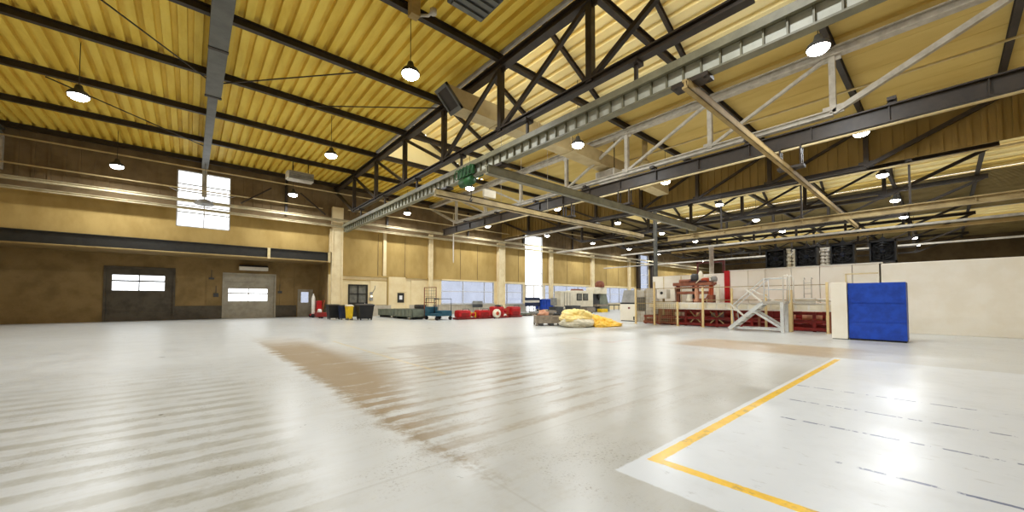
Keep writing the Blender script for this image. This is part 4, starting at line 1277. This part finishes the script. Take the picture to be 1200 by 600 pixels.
MB().box(22.6, 23.1, 10.5, 10.9, 0.34, 0.92, 0.03).build('gear_box', 'beige', base)
for y in (3.6, 4.3, 5.4, 7.6):
    MB().box(22.75, 23.0, y - 0.12, y + 0.12, 0.5, 0.93, 0.02).build('fitting', 'salmon', base)
for y0_, y1_ in ((8.0, 8.7), (9.2, 9.8)):
    MB().bar((22.25, y0_, 0.2), (22.25, y1_, 0.85), 0.05, 0.05).bar((22.25, y1_, 0.2), (22.25, y0_, 0.85), 0.05, 0.05).build('cross_brace', 'tansteel', base)
MB().box(22.6, 23.2, 8.3, 8.8, 0.34, 0.85, 0.05).build('gear_box', 'grey', base)

hs = thing('machine_housing', 'long warm white machine housing behind the conveyor', 'machine', (24.8, 6, 0))
ys = [2.0, 2.95, 4.2, 5.4, 6.6, 7.45, 8.42]
for a, b in zip(ys, ys[1:]):
    MB().box(24.5, 27.2, a + 0.012, b - 0.012, 0.9, 3.22).build('panel', 'warmwhite', hs)
MB().box(24.42, 27.2, 8.42, 8.70, 0.9, 3.26).build('red_panel', 'red', hs)
MB().box(24.6, 27.2, 8.72, 13.4, 0.9, 3.14).build('panel', 'warmwhite', hs)
MB().box(24.45, 27.25, 1.9, 8.45, 3.22, 3.28).build('roof_edge', 'white', hs)
MB().box(24.6, 27.0, 2.0, 13.3, 0.0, 0.9).build('plinth', 'darkred', hs)
for y in (10.0, 11.4, 12.6):
    MB().box(24.57, 24.6, y - 0.02, y + 0.02, 1.0, 3.1).build('seam', 'pipe', hs)
hs2 = MB().box(24.5, 27.2, -6.5, 1.95, 0.0, 3.2, 0.03).build('machine_cabin', 'warmwhite')
tag(hs2, 'warm white machine cabin behind the blue cabinet at the right edge', 'machine')

# press on the conveyor
p = thing('press', 'rust brown press with horizontal beams on the left of the machine line', 'machine', (23, 9.8, 1.3))
MB().box(22.6, 23.4, 8.75, 11.0, 2.36, 2.56, 0.02).build('upper_beam', 'rust', p)
MB().box(22.6, 23.4, 8.9, 10.9, 2.2, 2.3, 0.02).build('beam', 'darkred', p)
MB().box(22.7, 23.3, 9.0, 10.8, 1.86, 2.02, 0.02).build('lower_beam', 'rust', p)
for y, m in ((10.85, 'rust'), (8.9, 'orange'), (8.55, 'beige')):
    MB().bar((23.0, y, 0.95), (23.0, y, 2.4), 0.18, 0.18, (1, 0, 0)).build('column', m, p)
MB().lathe((22.75, 9.62, 1.36), [(0.16, 0), (0.18, 0.1), (0.12, 0.2), (0.14, 0.5), (0.11, 0.9), (0.13, 1.05)], 14).build('ram', 'salmon', p)
MB().lathe((22.9, 9.75, 2.56), [(0.26, 0), (0.26, 0.4), (0.2, 0.5)], 14).build('motor', 'darkgrey', p)
MB().lathe((22.9, 9.45, 2.56), [(0.14, 0), (0.14, 0.45), (0.09, 0.62), (0.03, 0.66)], 14).build('tank', 'beige', p)
MB().lathe((22.8, 9.15, 2.68), [(0.05, -0.2), (0.13, -0.18), (0.13, 0.18), (0.05, 0.2)], 12, 'y').build('valve', 'orange', p)
MB().lathe((22.9, 8.7, 2.72), [(0.05, -0.15), (0.16, -0.12), (0.16, 0.12), (0.05, 0.15)], 12, 'y').build('valve', 'grey', p)
MB().box(22.75, 23.25, 9.3, 9.9, 1.36, 1.6, 0.03).box(22.75, 23.25, 8.75, 9.05, 1.36, 1.8, 0.02).build('tool_block', 'rust', p)
MB().box(22.55, 23.3, 9.0, 10.0, 2.56, 2.64, 0.02).build('top_plate', 'maroon', p)
MB().lathe((22.75, 10.3, 2.64), [(0.06, -0.35), (0.12, -0.33), (0.12, 0.33), (0.06, 0.35)], 12, 'y').build('valve', 'rust', p)
MB().lathe((22.7, 10.05, 1.36), [(0.2, 0), (0.2, 0.16), (0.13, 0.2), (0.1, 0.5)], 14).build('ram', 'beige', p)
MB().bar((23.2, 9.95, 1.36), (23.2, 9.95, 2.4), 0.22, 0.1, (1, 0, 0)).build('column', 'darkgrey', p)
MB().tube([(22.6, 9.6, 2.5), (22.5, 9.3, 2.75), (22.55, 9.0, 2.9), (22.8, 8.8, 2.8)], 0.035, 8).build('hose', 'beige', p)
MB().tube([(22.6, 8.85, 2.3), (22.55, 8.85, 1.9), (22.6, 9.1, 1.5)], 0.03, 6).build('hose', 'orange', p)
b = thing('control_box', 'white control box with a dark dial beside the press', 'box', (23, 11.8, 1))
MB().box(22.7, 23.2, 11.45, 12.1, 1.6, 2.18, 0.03).build('casing', 'white', b)
MB().lathe((22.69, 11.78, 1.95), [(0.03, -0.03), (0.09, -0.02), (0.09, 0.02)], 12, 'x').build('dial', 'black', b)
MB().bar((22.95, 11.78, 0.55), (22.95, 11.78, 1.62), 0.1, 0.1, (1, 0, 0)).box(22.6, 23.3, 11.0, 12.4, 1.36, 1.42).build('stand', 'tansteel', b)
tag(MB().box(22.75, 23.25, 10.95, 11.25, 1.44, 2.3, 0.03).build('white_cover', 'warmwhite'), 'narrow warm white cover between control box and press', 'cover')
t = thing('gantry_frame', 'dark red gantry frame rising above the housing behind the press', 'frame', (25.5, 9.9, 0))
MB().bar((25.5, 10.7, 3.15), (25.5, 10.7, 4.02), 0.1, 0.1, (1, 0, 0)).build('post', 'maroon', t)
MB().bar((25.5, 9.1, 3.15), (25.5, 9.1, 4.02), 0.12, 0.12, (1, 0, 0)).build('post', 'maroon', t)
MB().bar((25.5, 10.78, 3.95), (25.5, 9.02, 3.95), 0.1, 0.1).build('beam', 'maroon', t)
tag(MB().lathe((24.9, 9.6, 3.145), [(0.13, 0), (0.13, 1.6), (0.15, 1.6), (0.15, 1.68)], 14).build('vent_stack', 'palesteel'), 'short grey vent stack standing on the housing', 'pipe')

# control cabinet, grey cabinet
c = thing('control_cabinet', 'cream control cabinet with a sloped grey console at the fence corner', 'cabinet', (23.9, 14.8, 0))
MB().box(23.6, 24.5, 14.2, 15.4, 0.05, 1.22, 0.02).build('body', 'warmwhite', c)
MB().prism([(23.62, 1.32), (24.4, 1.32), (24.4, 2.22), (23.95, 2.22)], 'y', 14.25, 15.3).build('console', 'grey', c)
MB().box(23.6, 24.45, 14.22, 15.38, 1.22, 1.32).build('ledge', 'black', c)
MB().box(23.58, 23.6, 14.6, 14.75, 0.88, 1.0).build('emblem', 'darkred', c)
MB().box(23.62, 24.48, 14.25, 15.35, 0.0, 0.06).build('base', 'black', c)
MB().box(23.56, 23.6, 14.25, 14.33, 0.1, 0.35).build('cable_duct', 'blackframe', c)
c = thing('steel_cabinet', 'grey steel cabinet with a dark lower door behind the wire mesh', 'cabinet', (23.8, 13.5, 0))
MB().box(23.6, 24.4, 13.45, 14.05, 0.0, 2.2, 0.02).build('body', 'palesteel', c)
MB().box(23.55, 23.6, 13.42, 14.0, 0.75, 1.7).build('door', 'darkgrey', c)
c = thing('steel_cabinet', 'pale tall steel cabinet right of the grey one behind the mesh', 'cabinet', (23.8, 13.1, 0))
MB().box(23.6, 24.4, 12.85, 13.4, 0.0, 2.3, 0.02).build('body', 'palesteel', c)
MB().box(23.57, 23.6, 12.95, 13.05, 1.0, 1.3).build('handle', 'grey', c)

# crossover stairs
st = thing('crossover_stairs', 'silver aluminium crossover stairs with handrails over the conveyor', 'stairs', (20.9, 5.9, 0))
XA, XB = 20.55, 21.25
for x in (XA, XB):
    MB().bar((x, 7.15, 0.06), (x, 5.65, 1.40), 0.06, 0.17).build('stringer', 'alu', st)
    MB().bar((x, 6.08, 0.98), (x, 4.95, 0.22), 0.05, 0.10).build('brace', 'alu', st)
    MB().bar((x, 4.9, 0.0), (x, 4.9, 1.4), 0.13, 0.13, (1, 0, 0)).build('leg', 'alu', st)
    MB().bar((x, 6.75, 0.14), (x, 4.9, 0.14), 0.05, 0.10).build('floor_beam', 'alu', st)
for i in range(6):
    f = (i + 0.7) / 6.4
    y, z = 7.15 - 1.5 * f, 0.06 + 1.34 * f
    MB().box(XA, XB, y - 0.11, y + 0.11, z - 0.015, z + 0.02).build('tread', 'palesteel', st)
MB().box(XA - 0.04, XB + 0.04, 4.78, 5.65, 1.33, 1.45).build('platform', 'palesteel', st)
for a, b, w_ in (((XA - 0.06, 6.36, 2.04), (XA - 0.06, 5.68, 1.42), 0.075), ((XA - 0.06, 7.05, 1.32), (XA - 0.06, 6.38, 0.66), 0.075),
                 ((XB, 6.36, 2.04), (XB, 5.3, 1.42), 0.06), ((XA - 0.06, 6.75, 0.98), (XA - 0.06, 7.35, 1.15), 0.04)):
    MB().bar(a, b, w_, w_).build('brace_rail', 'white', st)
for x in (XA, XB):
    MB().tube([(x, 6.9, 0.3), (x, 7.0, 1.2), (x, 5.6, 2.52), (x, 4.85, 2.52)], 0.022, 8).tube([(x, 5.6, 1.4), (x, 5.6, 2.52)], 0.022, 8).tube([(x, 5.6, 2.0), (x, 4.85, 2.0)], 0.018, 8).build('handrail', 'alu', st)
    MB().tube([(x, 4.85, 1.4), (x, 4.85, 2.6), (x + 0.05, 4.7, 2.65), (x + 0.05, 4.62, 2.5), (x + 0.05, 4.62, 1.4)], 0.028, 8).build('gate_post', 'white', st)
MB().bar((XA, 5.6, 2.5), (XB, 5.6, 2.5), 0.04, 0.04).build('cross_rail', 'alu', st)
ld_ = thing('access_ladder', 'small ladder with curved rails on the conveyor right of the stairs', 'ladder', (21.97, 4.2, 1.4))
for y in (4.08, 4.36):
    MB().tube([(21.97, y, 1.36), (21.97, y, 2.45), (22.05, y, 2.55), (22.15, y, 2.5)], 0.022, 8).build('rail', 'palesteel', ld_)
for i in range(4):
    MB().tube([(21.97, 4.08, 1.55 + i * 0.25), (21.97, 4.36, 1.55 + i * 0.25)], 0.016, 6).build('rung', 'palesteel', ld_)
tag(MB().box(21.66, 21.92, 3.9, 4.7, 1.37, 1.6, 0.02).build('motor_cover', 'white'), 'low white cover on the conveyor at the foot of the small ladder', 'cover')
tag(MB().tube([(21.9, 3.85, 1.5), (21.9, 3.0, 1.48)], 0.07, 8).build('roller', 'white'), 'short white roller lying on the conveyor left of the white cabinet', 'roller')

# white and blue cabinets at the right edge
c = thing('white_cabinet', 'tall plain white cabinet at the right end of the fence', 'cabinet', (19.3, 2.67, 0))
MB().box(18.9, 19.75, 2.45, 2.92, 0.03, 2.18, 0.015).build('body', 'warmwhite', c)
MB().box(18.92, 19.73, 2.47, 2.9, 0, 0.04).build('plinth', 'grey', c)
MB().bar((19.2, 2.5, 2.17), (19.2, 2.5, 2.52), 0.05, 0.05).bar((19.2, 2.5, 2.5), (19.2, 1.6, 2.5), 0.05, 0.05).build('bracket', 'pipe', c)
c = thing('blue_cabinet', 'tall dark blue cabinet beside the white one at the right edge', 'cabinet', (19.5, 1.6, 0))
mb = MB().box(18.98, 19.9, 0.9, 2.43, 0.06, 2.14, 0.015)
for z in (0.7, 1.4):
    mb.box(18.965, 18.985, 0.95, 2.38, z - 0.01, z + 0.01)
mb.build('body', 'blue', c)
MB().box(18.99, 19.88, 0.92, 2.41, 0, 0.07).build('plinth', 'black', c)

# cooling fans on the housing
def fan(y, label, s=1.0):
    t = thing('cooling_fan', label, 'fan', (25.1, y, 3.28), 'black box fans on the housing')
    w, h0, h1 = 0.46 * s, 3.30, 4.34
    zc = (h0 + h1) / 2
    mb = MB()
    mb.box(24.85, 25.5, y - w, y + w, h0, h0 + 0.07).box(24.85, 25.5, y - w, y + w, h1 - 0.07, h1).box(24.85, 25.5, y - w, y - w + 0.06, h0, h1).box(24.85, 25.5, y + w - 0.06, y + w, h0, h1)
    mb.box(25.4, 25.5, y - w, y + w, h0, h1)
    mb.build('casing', 'black', t)
    mb = MB()
    for r in (0.16, 0.28, 0.40):
        mb.tube([(24.85, y + r * math.cos(q), zc + r * math.sin(q)) for q in (2 * math.pi * i / 24 for i in range(25))], 0.012, 5)
    for i in range(4):
        q = math.pi / 4 * i
        mb.tube([(24.85, y - 0.44 * math.cos(q), zc - 0.44 * math.sin(q)), (24.85, y + 0.44 * math.cos(q), zc + 0.44 * math.sin(q))], 0.01, 5)
    mb.build('guard', 'black', t)
    mb = MB()
    for i in range(5):
        q = 2 * math.pi * i / 5
        c_, s_ = math.cos(q), math.sin(q)
        c2, s2 = math.cos(q + 0.7), math.sin(q + 0.7)
        mb._xf([(25.05, y + 0.08 * c_, zc + 0.08 * s_), (25.0, y + 0.39 * c_, zc + 0.39 * s_), (25.14, y + 0.39 * c2, zc + 0.39 * s2), (25.12, y + 0.08 * c2, zc + 0.08 * s2),
                (25.07, y + 0.08 * c_, zc + 0.08 * s_), (25.02, y + 0.39 * c_, zc + 0.39 * s_), (25.16, y + 0.39 * c2, zc + 0.39 * s2), (25.14, y + 0.08 * c2, zc + 0.08 * s2)],
               [(0, 1, 2, 3), (4, 7, 6, 5), (0, 4, 5, 1), (1, 5, 6, 2), (2, 6, 7, 3), (3, 7, 4, 0)])
    mb.build('blade', 'black', t)
    MB().lathe((24.95, y, zc), [(0.04, -0.06), (0.1, -0.04), (0.1, 0.3)], 14, 'x').build('hub', 'navy', t)
    MB().prism([(y - 0.18, h1), (y + 0.18, h1), (y + 0.04, h1 + 0.2), (y - 0.04, h1 + 0.2)], 'x', 25.1, 25.2).bar((25.15, y, h1 + 0.15), (25.15, y, 4.7), 0.03, 0.03, (1, 0, 0)).build('hanger', 'black', t)


fan(6.2, 'black box fan farthest from the right edge on the housing')
fan(4.82, 'middle black box fan on the housing')
fan(3.35, 'black box fan above the white cabinet, third on the housing')
fan(1.9, 'fourth black box fan at the right edge of the housing')
for i, (y, h_) in enumerate(((5.62, 1.0), (5.35, 0.95), (4.15, 0.9), (3.95, 0.9))):
    t = thing('filter_column', ('ribbed cream filter column right of the farthest black fan', 'ribbed cream filter column left of the middle black fan', 'ribbed grey filter column right of the middle black fan', 'ribbed grey filter column left of the third black fan')[i], 'filter', (25.1, y, 3.28), 'filter columns between the fans')
    prof = []
    for k in range(5):
        z = k * h_ / 5
        prof += [(0.12, z), (0.12, z + h_ * 0.13), (0.07, z + h_ * 0.14), (0.07, z + h_ * 0.19)]
    MB().lathe((25.1, y, 3.28), prof, 12).build('body', 'beige' if i < 2 else 'palesteel', t)
    MB().box(25.02, 25.18, y - 0.1, y + 0.1, 3.28 + h_ * 0.98, 3.28 + h_ * 1.06).build('cap', 'white', t)
o = MB().ibeam((25.15, -6, 4.76), (25.15, 12.3, 4.76), 0.1, 0.12, 0.02).build('fan_rail', 'yellowsteel')
tag(o, 'thin yellow rail from which the black fans hang', 'rail')

# ------------------------------------------------------------------ hidden depth: storage racks far behind the machine line
for i, (x, y0, y1, z) in enumerate(((46, 1, 15, 4.6), (58, 2, 20, 4.2))):
    t = thing('storage_racking', ('pale shelving far behind the black fans', 'second pale shelving deeper behind the free column')[i], 'rack', (x, (y0 + y1) / 2, 0), 'far shelving')
    n = int((y1 - y0) / 2.4)
    for k in range(n + 1):
        y = y0 + (y1 - y0) * k / n
        MB().bar((x, y, 0), (x, y, z), 0.12, 0.12, (1, 0, 0)).bar((x + 1.1, y, 0), (x + 1.1, y, z), 0.12, 0.12, (1, 0, 0)).build('upright', 'grey', t)
    for zz in (1.3, 2.4, 3.5, z - 0.1):
        MB().box(x - 0.05, x + 1.15, y0, y1, zz - 0.07, zz + 0.05).build('shelf', 'palesteel', t)
